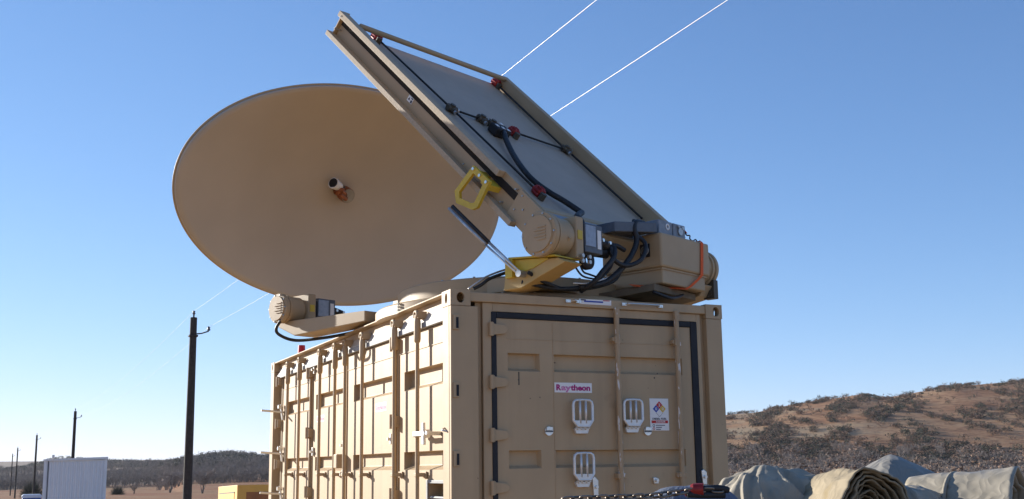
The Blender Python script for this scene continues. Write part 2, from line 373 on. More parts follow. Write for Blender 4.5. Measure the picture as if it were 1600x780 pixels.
for k in range(26000):                                      # scrub in drifts over the hill
    a = rng.uniform(33.5, 54); D = float(np.interp(a, da, dd)); d = rng.uniform(370, D * 1.0)
    n1 = hnoise(a * 13, d * .5 + 40 * hnoise(a * 10, d * .3, .05), .045) + .6 * hnoise(a * 36, d * 1.6, .06)
    thr = .22 - .42 * max(0, 1 - (d - 370) / 110)
    if n1 < thr and rng.uniform() > .03: continue
    h = rng.uniform(1.0, 2.8) * (1.6 if rng.uniform() < .08 else 1); scrub.append((*polar(a, d), h * rng.uniform(.95, 1.4), h))
woods.sort(key=lambda p: math.hypot(p[0], p[1]))
scrub.sort(key=lambda p: -p[4] / math.hypot(p[0] - CAM.x, p[1] - CAM.y))
near_scrub, far_scrub = scrub[:260], scrub[260:]
scatter('bare_woods', 'grey brown leafless woods filling the valley floor', TW, woods, 'twig')
scatter('oak_woods', 'rusty brown leafed oaks among the bare woods', BU, brown, 'brownleaf')
scatter('ridge_scrub', 'dark scrub covering the low hills on the left', BU, dense, 'cedar')
scatter('hillside_scrub', 'dark drifts of small scrub over the grassy hillside', BU, far_scrub[::2], 'cedar')
scatter('hillside_scrub', 'brown drifts of small oak scrub over the grassy hillside', BU, far_scrub[1::2], 'brownleaf')
SHR = [to_mesh('shrub', *leaf_bush(rng, 170, .10, cl=9), 'cedar') for _ in range(4)] + [to_mesh('shrub', *leaf_bush(rng, 170, .09, cl=9), 'brownleaf') for _ in range(3)]
for k, (x, y, z, w, h) in enumerate(near_scrub):
    i = int(rng.integers(len(SHR))); o = bpy.data.objects.new('shrub', SHR[i]); COL.objects.link(o)
    o.location = (x, y, z); o.scale = (w, w, h); o.rotation_euler = (0, 0, rng.uniform(0, 6.28))
    aa = math.degrees(math.atan2(x - CAM.x, y - CAM.y)); hh = math.hypot(x - CAM.x, y - CAM.y) / float(np.interp(aa, da, dd))
    kind = 'dark evergreen shrub' if i < 4 else 'brown leafed oak shrub'
    where = ('along the skyline' if hh > .93 else 'high on the slope' if hh > .8 else 'midway up the slope' if hh > .66 else 'low above the bare woods')
    part = ('right beside the container corner' if aa < 38.5 else 'under the dark skyline knoll' if aa < 42.5 else 'below the dip in the skyline' if aa < 46.5 else 'towards the right picture edge')
    tag(o, f'{kind} {where}, {part}', 'shrub', f'{kind}s {where} {part}')
def lone_tree(name, label, a, d, w, h, n, kind):
    x, y, z = polar(a, d); t_ = thing(name, label, 'tree' if name == 'bare_tree' else 'bush', (x, y, z))
    if kind: V, F = twig_tree(rng, n, .8, .008, 1.0, .3)
    else:
        V, F = [], []
        for k in range(n):                                   # dense dome of fine stems springing from the base
            q = rng.normal(size=3); q[2] = abs(q[2]) * .9 + .12; q /= np.linalg.norm(q); q *= np.array([.5, .5, 1]) * rng.uniform(.6, 1.0); p = q * rng.uniform(.1, .6); sd_ = np.cross(q, rng.normal(size=3)); sd_ *= .010 / (np.linalg.norm(sd_) + 1e-9)
            V += [p - sd_, p + sd_, q + rng.normal(size=3) * .03]; F.append((3 * k, 3 * k + 1, 3 * k + 2))
        V, F = np.array(V), np.array(F)
    V = V * np.array([w, w, h])
    o = bpy.data.objects.new('crown', to_mesh('crown', V, F, 'twig' if kind else 'cedar')); COL.objects.link(o); o.parent = t_
    mb = MB(); mb.tube([(0, 0, -.3), (.03 * w, 0, h * .2), (.0, .02 * w, h * .5)], [h * .03, h * .02, h * .01], 6); mb.build('trunk', 'bark', t_)
    return t_
lone_tree('round_bush', 'round dark leafless bush behind the blue portable toilet', 1.10, 255, 6.4, 4.6, 1400, 0)
lone_tree('round_bush', 'low dark bush on red grass right of the white shed', 4.98, 300, 5.0, 3.0, 800, 0)
lone_tree('bare_tree', 'small bare tree standing on red grass beside the low dark bush', 5.75, 310, 3.6, 4.2, 420, 1)
lone_tree('bare_tree', 'tall grey bare tree just left of the nearest utility pole', 7.45, 330, 8, 8, 520, 1)
lone_tree('bare_tree', 'spreading grey bare tree between the nearest pole and the yellow dumpster', 9.0, 300, 8.5, 8, 520, 1)

# ------------------------------------------------------------------ shipping container
ZR = 4.204; ZB = ZR - 2.591; T = 2.591; LEN = 6.058; WID = 2.438
box = thing('shipping_container', 'tan steel shipping container with bi-fold side doors carrying the big antenna', 'shipping container', (0, 0, ZB))
def plate_hole(mb, f, a0, a1, b0, b1, ca, cb, ra_, rb_, t_=.028, n=20):
    def ring(dep):
        o, i = [], []
        for k in range(n):
            an = 2 * math.pi * k / n; c, s_ = math.cos(an), math.sin(an)
            q = min(((a1 if c > 0 else a0) - ca) / c if abs(c) > 1e-6 else 9, ((b1 if s_ > 0 else b0) - cb) / s_ if abs(s_) > 1e-6 else 9)
            o.append(f(ca + c * q, cb + s_ * q, dep)); i.append(f(ca + c * ra_, cb + s_ * rb_, dep))
        return o, i
    o0, i0 = ring(0); o1, i1 = ring(t_)
    mb.add(o0 + i0, [(k, (k + 1) % n, n + (k + 1) % n, n + k) for k in range(n)])
    mb.add(o1 + i1, [(k, (k + 1) % n, n + (k + 1) % n, n + k) for k in range(n)])
    mb.add(i0 + i1, [(k, (k + 1) % n, n + (k + 1) % n, n + k) for k in range(n)])
    cs = [(a0, b0), (a1, b0), (a1, b1), (a0, b1)]              # fill the four corners cut off by the radial ring
    for dep in (0, t_):
        o, _ = ring(dep)
        for (A, B) in cs:
            an = math.atan2(B - cb, A - ca) % (2 * math.pi); k = int(an / (2 * math.pi) * n) % n
            mb.add([o[k], f(A, B, dep), o[(k + 1) % n]], [(0, 1, 2)])
def casting(sx, sy, top):
    x0, x1 = (0, .162) if sx < 0 else (WID - .162, WID); y0, y1 = (0, .178) if sy < 0 else (LEN - .178, LEN)
    z0, z1 = (T - .118, T) if top else (0, .118); mb = MB()
    zc = (z0 + z1) / 2; xe = x0 if sx < 0 else x1; ye = y0 if sy < 0 else y1
    plate_hole(mb, lambda a, b_, d: (a, ye + (d if sy < 0 else -d), b_), x0, x1, z0, z1, (x0 + x1) / 2 + (-.0 if sx < 0 else .02), zc, .032, .040)
    plate_hole(mb, lambda a, b_, d: (xe + (d if sx < 0 else -d), a, b_), y0, y1, z0, z1, (y0 + y1) / 2, zc, .026, .040)
    zz = z1 if top else z0
    mb.add([(x0, y0, zz), (x1, y0, zz), (x1, y1, zz), (x0, y1, zz)], [(0, 1, 2, 3)])
    zz2 = z0 if top else z1
    mb.add([(x0, y0, zz2), (x1, y0, zz2), (x1, y1, zz2), (x0, y1, zz2)], [(0, 1, 2, 3)])
    xi = x1 if sx < 0 else x0; yi = y1 if sy < 0 else y0
    mb.add([(xi, y0, z0), (xi, y1, z0), (xi, y1, z1), (xi, y0, z1)], [(0, 1, 2, 3)])
    if not (sx > 0 and sy < 0): mb.add([(x0, yi, z0), (x1, yi, z0), (x1, yi, z1), (x0, yi, z1)], [(0, 1, 2, 3)])
    mb.build('corner_casting', 'tan', box)
for sx in (-1, 1):
    for sy in (-1, 1):
        for tp in (0, 1): casting(sx, sy, tp)
# corner posts (between the castings), rails, roof, floor, hidden walls
MB().box(.004, .223, .004, .04, .119, T - .119).box(.003, .034, .04, .17, .119, T - .119).build('corner_post', 'tan', box, .006)
MB().box(2.279, 2.434, .004, .12, .119, T - .119).build('corner_post', 'tan', box, .006)
for x in (.004, WID - .154): MB().box(x, x + .15, LEN - .16, LEN - .004, .119, T - .119).build('corner_post', 'tan', box, .006)
MB().box(.163, 2.275, .006, .07, T - .082, T - .012).build('end_rail', 'tan', box, .006)
MB().box(.163, 2.275, LEN - .07, LEN - .006, T - .1, T - .012).build('end_rail', 'tan', box, .006)
for y in (.006, LEN - .1): MB().box(.163, 2.275, y, y + .09, .004, .12).build('end_rail', 'tan', box, .006)
for x in (.005, WID - .105): MB().box(x, x + .10, .179, LEN - .179, .004, .15).build('bottom_rail', 'tan', box, .006)
r = MB(); r.box(.004, .14, .179, LEN - .179, T - .018, T - .006); r.box(.075, .14, .179, LEN - .179, T - .10, T - .019); r.build('top_side_rail', 'tan', box, .003)
MB().box(WID - .10, WID - .005, .179, LEN - .179, T - .10, T - .01).build('top_side_rail', 'tan', box, .006)
MB().box(.141, WID - .101, .072, LEN - .072, T - .06, T - .022).build('roof_panel', 'tan', box)
MB().box(.11, WID - .11, .15, LEN - .1, .02, .14).build('floor_pan', 'dark', box)
r = MB(); n = 44
for k in range(n):
    y0 = .13 + k * (LEN - .3) / n; y1 = y0 + (LEN - .3) / n * .5
    r.box(WID - .045 + (.03 if k % 2 else 0), WID - .02 + (.0), y0, y0 + (LEN - .3) / n, .151, T - .101)
r.build('corrugated_wall', 'tan', box)
MB().box(.16, WID - .16, LEN - .09, LEN - .05, .121, T - .101).build('far_end_wall', 'tan', box)
# top seal above the side doors: pale sloping drip strip, grey rubber below
MB().prism([(.076, .18, T - .083), (.076, .18, T - .160), (.046, .18, T - .160), (.046, .18, T - .150)], (0, LEN - .36, 0)).build('drip_strip', 'palestrip', box)
MB().box(.035, .079, .18, LEN - .18, T - .207, T - .1605).build('seal_strip', 'greyseal', box, .004)
# side doors: four leaves, three pressed pockets each
SX = .072
zpk = [(T - .675, T - .515), (T - 1.322, T - 1.177), (T - 1.97, T - 1.84)]
leaves = [(.040, 1.392, .05, 1.232), (1.402, 2.936, 1.515, 2.70), (2.948, 4.262, 2.965, 4.115), (4.272, 5.70, 4.335, 5.535)]
for y0, y1, p0, p1 in leaves:
    mb = MB()
    pk = [(p0, p1, a, b_, .066, .03, .006, .035, .005) for a, b_ in zpk]
    if y0 < .1: pk.append((.10, .64, T - 2.05 + .0, T - 2.05 + .001, .001, 0, 0, 0, 0)); pk.pop()
    vent = (y0 < .1)
    if vent: pk = [q for q in pk if q[2] > T - 1.5] + [(.025 + .03, .655, T - 1.80, T - 1.425, .11, .004, .004, .004, .004)]
    pocket_face(mb, y0, y1, .165, T - .212, pk, lambda u, z, d: (SX + d, u, z))
    mb.add([(SX, y0, .165), (SX, y1, .165), (SX, y1, T - .212), (SX, y0, T - .212), (SX + .04, y0, .165), (SX + .04, y1, .165), (SX + .04, y1, T - .212), (SX + .04, y0, T - .212)], [(0, 1, 5, 4), (1, 2, 6, 5), (2, 3, 7, 6), (3, 0, 4, 7)])
    d = mb.build('side_door', 'tan', box, .004)
    MB().box(SX - .006, SX - .0005, y0 + .004, y1 - .004, T - .358, T - .352).build('weld_seam', 'tan', d)
    if vent:
        fr = MB(); a0, a1, c0, c1 = .02, .69, T - 1.83, T - 1.40
        fr.box(SX - .012, SX - .001, a0, a0 + .035, c0, c1).box(SX - .012, SX - .001, a1 - .035, a1, c0, c1).box(SX - .012, SX - .001, a0 + .036, a1 - .036, c1 - .025, c1).box(SX - .012, SX - .001, a0 + .036, a1 - .036, c0, c0 + .03)
        fr.build('vent_frame', 'greyseal', d, .003)
        for k in range(3):
            z = T - 1.535 - .11 * k
            MB().prism([(SX + .004, .06, z), (SX + .012, .06, z + .012), (SX + .10, .06, z - .05), (SX + .092, .06, z - .062)], (0, .59, 0)).build('vent_louvre', 'greyseal', d)
    # flat sealing strip on the meeting edge
    MB().box(SX - .012, SX - .0005, y1 - .03, y1 - .002, .17, T - .22).build('edge_strip', 'tan', d, .003)
# locking bars with their keepers and guides
barY = [.718, 1.287, 2.201, 2.766, 3.123, 3.701, 4.580, 5.144]
bar0 = MB().cyl((0, 0, .10), (0, 0, T - .10), .0165, n=16).build('locking_bar', 'tan', box)
kp = MB().revolve([(.0165, T - .325), (.025, T - .315), (.028, T - .29), (.028, T - .155), (.023, T - .13), (.023, T - .10)], (0, 0, 0), (0, 0, 1), 18).build('bar_keeper', 'tan', bar0)
kn = MB(); kn.tube([Vector((-.012, .036 * math.cos(a_), T - .098 + .026 * math.sin(a_))) for a_ in np.linspace(-.9, 4.0, 9)], .014, 8).box(-.01, .066, -.045, -.02, T - .13, T - .075).box(-.01, .066, .02, .045, T - .13, T - .075); kn = kn.build('cam_head', 'tan', bar0, .003)
gd = MB(); gd.box(-.022, .066, -.026, .026, T - 1.375, T - 1.345).box(.055, .068, -.045, .045, T - 1.385, T - 1.335); gd = gd.build('bar_guide', 'tan', bar0, .003)
bar0.location = (.0, barY[0], 0)
for y in barY[1:]:
    b_ = inst(bar0, box, (0, y, 0))
    for c in (kp, kn, gd): inst(c, b_, (0, 0, 0))
# side hinges: open knuckle blocks on the leaf joints
hb = MB(); hb.box(-.028, .03, -.045, .045, -.048, .048).cyl((-.03, 0, -.06), (-.03, 0, .06), .02, n=12)
h0 = hb.build('door_hinge', 'tan', box, .004, loc=(.045, 1.40, T - .263))
h0.parent = box
for y, zs in ((1.40, (-.918, -1.53, -2.15)), (4.265, (-.27, -.918, -1.545, -2.15)), (5.745, (-.25, -.758, -1.24, -1.75, -2.2))):
    for z in zs: inst(h0, box, (.045, y, T + z))
for z in (-.263, -.918, -1.53): MB().box(.008, .0155, 1.375, 1.425, T + z - .035, T + z + .035).build('hinge_slot', 'dark', box)
for y in (1.40, 4.265): MB().cyl((.05, y, .16), (.05, y, T - .215), .014, n=10).build('hinge_rod', 'tan', box)
# hasp box on the centre joint, small zinc latches, T handle
MB().box(-.03, SX - .001, 2.925, 3.03, T - 1.30, T - 1.165).build('hasp_box', 'tan', box, .008)
def zinc_latch(y, z, s=1):
    mb = MB(); mb.box(SX - .022, SX - .002, y - .018 * s, y + .018 * s, z - .045 * s, z + .045 * s).cyl((SX - .045, y, z), (SX - .02, y, z), .014 * s, n=12); return mb.build('zinc_latch', 'silver', box, .003)
for y, z in ((1.545, T - 1.06), (3.0, T - 1.08), (4.17, T - 1.12), (3.0, T - 1.36), (4.17, T - .24)): zinc_latch(y, z)
mb = MB(); mb.box(-.045, -.022, .40, .70, T - 1.065, T - 1.03).cyl((-.055, .45, T - 1.05), (-.0, .45, T - 1.05), .032, n=14)
mb.prism([(-.058, .425, T - 1.135), (-.058, .475, T - 1.13), (-.058, .468, T - .975), (-.058, .435, T - .965)], (.022, 0, 0)).box(-.05, SX - .002, .375, .40, T - 1.065, T - 1.035)
mb.box(-.03, .03, .685, .74, T - 1.068, T - 1.027); mb.build('t_handle', 'silver', box, .004)
MB().tube(smooth_pts([(SX - .01, .06, T - 1.06), (.0, .09, T - 1.045), (-.02, .12, T - 1.03), (SX - .01, .15, T - 1.0)]), .007).build('wire_clip', 'silver', box)
# hold-back rods that stand out from the far post
for y, z in ((5.62, -.605), (5.60, -1.10), (5.58, -1.57)):
    mb = MB(); mb.cyl((SX, y, T + z - .02), (-.20, y, T + z), .013, n=10)
    mb.prism([(.05, y - .035, T + z - .11), (.05, y + .03, T + z - .11), (.02, y + .02, T + z + .07), (.02, y - .02, T + z + .07)], (.02, 0, 0)); mb.cyl((-.0, y, T + z + .045), (.06, y, T + z + .045), .025, n=10)
    mb.build('holdback_rod', 'silver', box, .002)
# end face: door frame, jamb groove, door leaf
MB().box(.2235, .271, .062, .075, .12, T - .083).box(2.236, 2.2785, .062, .075, .12, T - .083).build('jamb_groove', 'tan', box)
fr = MB(); fr.box(.272, .352, .030, .06, .121, T - .083).box(2.197, 2.235, .030, .06, .121, T - .083).box(.3525, 2.1965, .030, .06, T - .148, T - .083)
fr.build('door_frame', 'tan', box, .004)
door = MB()
zA = [(T - .595, T - .458), (T - 1.322, T - 1.188), (T - 2.05, T - 1.91)]
pk = [(a, b_, c, d, .048, .006, .02, .022, .006) for c, d in zA for a, b_ in ((.477, .746), (.859, 2.043))]
pocket_face(door, .383, 2.131, .125, T - .198, pk, lambda u, z, d: (u, .034 + d, z))
door = door.build('end_door', 'tan', box, .005)
g = MB(); g.box(.340, .3825, .022, .06, .123, T - .150).box(2.1315, 2.196, .022, .06, .123, T - .150).box(.3826, 2.1314, .022, .06, T - .197, T - .150)
g.build('door_gasket', 'gasket', door, .006)
for z in (-.285, -.683, -1.075, -1.46, -1.85):
    mb = MB(); mb.box(.316, .352, -.004, .034, T + z - .048, T + z + .048).cyl((.330, .004, T + z - .052), (.330, .004, T + z + .052), .016, n=12)
    mb.prism([(.353, .020, T + z - .042), (.445, .020, T + z - .032), (.466, .020, T + z - .012), (.466, .020, T + z + .014), (.445, .020, T + z + .032), (.353, .020, T + z + .042)], (0, -.014, 0))
    mb.build('door_hinge', 'tan', box, .003)
for u in (.862,): MB().box(u - .003, u + .003, .031, .0338, .13, T - .21).build('weld_seam', 'tan', door)
MB().box(.47, 2.04, .031, .0338, T - .352, T - .347).build('weld_seam', 'tan', door)
for x in (1.410, 1.972):
    b_ = MB().cyl((x, -.012, .09), (x, -.012, T - .075), .0215, n=16).build('locking_bar', 'tan_bar', box)
    mb = MB(); mb.box(x - .028, x + .028, -.03, .012, T - .36, T - .30).box(x - .045, x - .018, -.02, .03, T - .345, T - .31); mb.build('bar_keeper', 'tan_bar', b_, .004)
    MB().box(x - .022, x + .022, -.032, .0, T - .155, T - .085).build('cam_head', 'tan_bar', b_, .004)
    MB().box(x - .036, x + .036, -.03, .033, T - 1.41, T - 1.37).build('bar_guide', 'tan_bar', b_, .004)
# folding aluminium steps: loop with three slots on a cast base
def step(x, z0, first=None):
    mb = MB(); w, y = .086, -.016
    out = [(-w, .06), (-w, .205), (-w * .93, .236), (-w * .7, .252), (0, .255), (w * .7, .252), (w * .93, .236), (w, .205), (w, .06), (w * .62, .0), (-w * .62, .0)]
    mb.tube([(a, y, b_) for a, b_ in out], .0125, 8, True)
    mb.tube([(-.026, y, .03), (-.026, y, .25)], .0105, 8).tube([(.026, y, .03), (.026, y, .25)], .0105, 8)
    mb.prism([(-w * .68, y - .008, -.005), (w * .68, y - .008, -.005), (w * .95, y - .008, .058), (-w * .95, y - .008, .058)], (0, .016, 0))
    o = mb.build('step_loop', 'bright', None)
    bs = MB(); bs.prism([(-.052, .033, -.066), (.052, .033, -.066), (.066, .033, -.02), (.03, .033, -.006), (-.03, .033, -.006), (-.066, .033, -.02)], (0, -.03, 0)).box(-.066, .066, -.012, .005, -.02, -.008).box(-.045, -.028, -.012, .03, -.03, .04).box(.028, .045, -.012, .03, -.03, .04).box(-.012, .012, -.012, .03, -.03, .02)
    bs = bs.build('step_base', 'bright', None, .003); dk = MB(); dk.prism([(-.07, .034, -.078), (.07, .034, -.078), (.092, .034, .05), (.092, .034, .262), (-.092, .034, .262), (-.092, .034, .05)], (0, -.004, 0)); 
    st = bpy.data.objects.new('folding_step', None); COL.objects.link(st); st.parent = box; st.location = (x, 0, z0); st.scale = (.97, 1, .80)
    o.parent = st; bs.parent = st
    return st
for x, z in ((1.084, T - 1.012), (1.535, T - 1.004), (1.083, T - 1.416)): step(x, z)
for x in (.808, 1.686):
    mb = MB(); mb.cyl((x, .0335, T - 1.045), (x, .018, T - 1.045), .034, n=24).box(x - .026, x + .026, .006, .018, T - 1.04, T - 1.015); mb.build('round_latch', 'silver', box, .002)
    MB().box(x - .03, x + .03, .012, .0165, T - 1.053, T - 1.042).build('latch_slot', 'pblue' if False else 'drive', box)
for x, z, l in ((1.20, -1.47, .16), (1.745, -1.43, .05), (2.205, -1.41, .12)):
    mb = MB(); mb.prism([(x - .02, .0335, T + z - l / 2), (x + .018, .0335, T + z - l / 2), (x + .02, .0335, T + z + l * .3), (x - .012, .0335, T + z + l / 2), (x - .032, .0335, T + z + l * .4)], (0, -.022, 0)); mb.cyl((x, .012, T + z), (x, -.006, T + z), .012, n=10); mb.build('toggle_latch', 'silver', box, .003)
for z in (-.24, -.74, -1.238, -1.74):
    MB().box(.020, .066, -.010, .0035, T + z - .062, T + z + .05).build('hinge_lug', 'tan', box, .002)
    MB().box(.040, .060, -.0125, -.0105, T + z - .052, T + z + .03).build('lug_slot', 'gasket', box)
for x0, x1 in ((.985, 1.075), (1.49, 1.83)):
    mb = MB()
    for x in (x0, x1): mb.box(x - .022, x + .022, -.010, .0055, T - .052, T - .030).cyl((x - .010, -.014, T - .041), (x - .010, -.009, T - .041), .007, n=8).cyl((x + .011, -.014, T - .041), (x + .011, -.009, T - .041), .007, n=8)
    mb.tube(smooth_pts([(x0 + .02, -.012, T - .041), (x0 + .05, -.035, T - .038), (x1 - .05, -.035, T - .038), (x1 - .02, -.012, T - .041)]), .007); mb.build('grab_handle', 'silver', box, .0015)
lb = MB().box(1.085, 1.375, .002, .0055, T - .057, T - .016).build('rail_label', 'white', box)
MB().box(1.13, 1.30, .0008, .0018, T - .040, T - .028).build('label_print', 'pblue', lb); MB().box(1.10, 1.145, .0008, .0018, T - .028, T - .019).build('label_print', 'pdark', lb); MB().box(1.30, 1.36, .0008, .0018, T - .024, T - .018).build('label_print', 'pred', lb)
# company decals
def decal(parent, P0, right, upv, w, h, faded, front):
    r_, u_ = Vector(right), Vector(upv); P0 = Vector(P0); mb = MB(); q = [P0, P0 + r_ * w, P0 + r_ * w + u_ * h, P0 + u_ * h]
    d = mb.prism(q, Vector(front) * -.001).build('company_decal', 'white', parent)
    o = P0 + Vector(front) * .0006
    m1, m2 = ('pinkf', 'pinkf') if faded else ('magenta', 'pinkp')
    text_part('R', h * .80, m1, d, o + r_ * w * .045 + u_ * h * .24, right, upv, .04, w * .13)
    text_part('ay', h * .80, m2, d, o + r_ * w * .175 + u_ * h * .24, right, upv, .036, w * .262)
    text_part('theon', h * .80, m1, d, o + r_ * w * .428 + u_ * h * .24, right, upv, .04, w * .525)
decal(door, (.868, .0325, T - .750), (1, 0, 0), (0, 0, 1), .327, .076, False, (0, -1, 0))
decal(box, (SX - .0015, 2.006, T - .808), (0, -1, 0), (0, 0, 1), .30, .078, True, (-1, 0, 0))
decal(box, (SX - .0015, 4.064, T - .812), (0, -1, 0), (0, 0, 1), .30, .068, True, (-1, 0, 0))
# diesel fuel sign with its four coloured diamonds
sg = MB().box(1.716, 1.893, .029, .0335, T - 1.040, T - .785).build('hazard_sign', 'white', door, .002)
c = Vector((1.805, .0283, T - .868)); k = .031
for (dx, dz, m_) in ((0, k, 'pred'), (-k, 0, 'pblue'), (k, 0, 'pyel'), (0, -k, 'white')):
    q = c + Vector((dx, 0, dz)); s_ = k * .96
    MB().prism([q + Vector((0, 0, s_)), q + Vector((s_, 0, 0)), q + Vector((0, 0, -s_)), q + Vector((-s_, 0, 0))], (0, .0005, 0)).build('diamond', m_, sg)
for a, b_ in (((0, -2 * k), (-k, -k)), ((0, -2 * k), (k, -k))):
    p, q = c + Vector((a[0], 0, a[1])), c + Vector((b_[0], 0, b_[1])); MB().tube([p, q], .0012, 4).build('diamond_outline', 'pdark', sg)
for tx, dx, dz in (('2', -.009, k - .011), ('0', -k - .009, -.011), ('0', k - .009, -.011)): text_part(tx, .032, 'white', sg, c + Vector((dx, -.0008, dz)), (1, 0, 0), (0, 0, 1), .01, .018)
text_part('DIESEL FUEL', .021, 'pdark', sg, (1.738, .0284, T - .954), (1, 0, 0), (0, 0, 1), .02, .132)
MB().box(1.728, 1.882, .0282, .0288, T - .982, T - .960).build('red_band', 'pred', sg)
text_part('DANGER', .018, 'white', sg, (1.770, .0279, T - .977), (1, 0, 0), (0, 0, 1), .02, .088)
for i, w_ in enumerate((.085, .055, .045)):
    z = T - .998 - .016 * i; MB().box(1.768, 1.768 + w_, .0283, .0288, z - .003, z + .003).build('small_print', 'pdark', sg)
for i in (0, 1):
    z = T - 1.000 - .024 * i; ro = MB(); ro.tube([(1.748 + .009 * math.cos(a_), .0283, z + .009 * math.sin(a_)) for a_ in np.linspace(0, 6.0, 10)], .002, 4, True); ro.build('pictogram', 'pred' if i else 'pdark', sg)
# scuffs: small chipped dents on the end door
for x, z, s_ in ((1.80, -.585, .010), (1.772, -.62, .012), (.66, -.80, .007), (.565, -.66, .012), (.742, -.79, .008)):
    MB().cyl((x, .0335, T + z), (x, .0325, T + z), s_ * .6, n=8).build('chip', 'dark', door)
MB().box(.562, .572, .0328, .0336, T - .70, T - .60).build('scratch', 'dark', door)
# red beacon at the far roof edge
bc = thing('beacon_light', 'red warning beacon on the far left roof edge of the container', 'beacon', (.12, 5.0, ZR - .006))
MB().cyl((0, 0, 0), (0, 0, .02), .05, n=20).build('beacon_base', 'black', bc); MB().cyl((0, 0, .021), (0, 0, .125), .044, .040, n=20).build('beacon_lens', 'beacon', bc, .004)

# ------------------------------------------------------------------ antenna on the roof
A22 = R(22.6)
ant = thing('radar_antenna', 'tan turntable antenna with large oval dish and tilted reflector panel on container roof', 'antenna', (1.22, 1.53, ZR - .022), A22)
def EN(x, e, n_): return Vector((x, .719 * e - .695 * n_, .695 * e + .719 * n_ + .022))
def ebox(mb, x0, x1, e0, e1, n0, n1):
    vs = [EN(x, e, n_) for n_ in (n0, n1) for x, e in ((x0, e0), (x1, e0), (x1, e1), (x0, e1))]
    return mb.add(vs, [(3, 2, 1, 0), (4, 5, 6, 7), (0, 1, 5, 4), (1, 2, 6, 5), (2, 3, 7, 6), (3, 0, 4, 7)])
def Lc(x, y, z): return Vector((x, y, z + .022))
# turntable
mb = MB().revolve([(.6, .0), (1.25, .0), (1.25, .08), (1.235, .095), (1.0, .095)], (0, 0, .001), (0, 0, 1), 96); base = mb.build('base_ring', 'tan_ant', ant, .0)
base.data.polygons.foreach_set('use_smooth', [False] * len(base.data.polygons)) 
mb = MB().revolve([(1.0, .096), (1.04, .096), (1.05, .105), (1.05, .255), (1.04, .265), (.0, .268)], (0, 0, 0), (0, 0, 1), 96); tt = mb.build('turntable', 'tan_ant', ant)
for o in (base, tt):
    o.data.polygons.foreach_set('use_smooth', [True] * len(o.data.polygons)); e_ = o.modifiers.new('es', 'EDGE_SPLIT'); e_.split_angle = R(30)
bolt = MB().cyl((0, 0, 0), (0, 0, .016), .011, n=8).build('bolt', 'steel', base, loc=(1.15, 0, .096))
for i in range(1, 28): inst(bolt, base, (1.15 * math.cos(i * 2 * math.pi / 28), 1.15 * math.sin(i * 2 * math.pi / 28), .096))
for i in range(20):
    a_ = i * 2 * math.pi / 20 + .1; inst(bolt, tt, (.99 * math.cos(a_), .99 * math.sin(a_), .266), label=None)
mb = MB()
for dz in (.028, .055, .08): mb.cyl((-1.244, .16, dz), (-1.256, .161, dz), .011, n=8)
mb.build('ring_bolts', 'dark', base)
# arms towards the panel hinge
def arm(x, poly, wd, m_='tan_ant', nm='hinge_arm'):
    return MB().prism([Lc(x - wd / 2, y, z) for y, z in poly], (wd, 0, 0)).build(nm, m_, ant, .006)
arm(-1.02, [(-.93, .055), (-1.12, .052), (-1.30, .115), (-1.57, .20), (-1.49, .24), (-.97, .272)], .20, 'bouncetan')
MB().prism([Lc(-.9, -.35, .10), Lc(-.9, -1.1, .09), Lc(-.9, -1.1, .20), Lc(-.9, -.35, .22)], (.5, .0, 0)).build('arm_root', 'tan_ant', ant, .006)
mb = MB(); mb.prism([Lc(-1.16, -1.02, .287), Lc(-1.16, -1.50, .246), Lc(-1.16, -1.495, .258), Lc(-1.16, -1.02, .301)], (.30, 0, 0)); mb.prism([Lc(-1.16, -.985, .14), Lc(-1.16, -1.06, .14), Lc(-1.16, -1.06, .283), Lc(-1.16, -.985, .286)], (.30, 0, 0)); mb.prism([Lc(-1.128, -1.061, .16), Lc(-1.128, -1.25, .19), Lc(-1.128, -1.40, .24), Lc(-1.128, -1.40, .25), Lc(-1.128, -1.061, .28)], (.006, 0, 0))
mb.build('yellow_bracket', 'yellow', ant, .004, 'yellow painted bracket plate')
arm(.98, [(-.55, .02), (-1.02, .03), (-1.25, .13), (-1.45, .165), (-1.51, .26), (-1.28, .34), (-.55, .24)], .20, nm='hinge_arm')
MB().prism([Lc(-.25, -.55, .02), Lc(.87, -.55, .02), Lc(.87, -1.42, .125), Lc(.12, -1.50, .125)], (0, 0, .06)).build('deck_plate', 'shadetan', ant, .006)
mb = MB(); mb.cyl(Lc(.99, -1.47, .20), Lc(1.09, -1.47, .20), .035, n=12).box(1.0, 1.07, -1.53, -1.42, .17, .34); mb.build('clevis', 'dark', ant, .004)
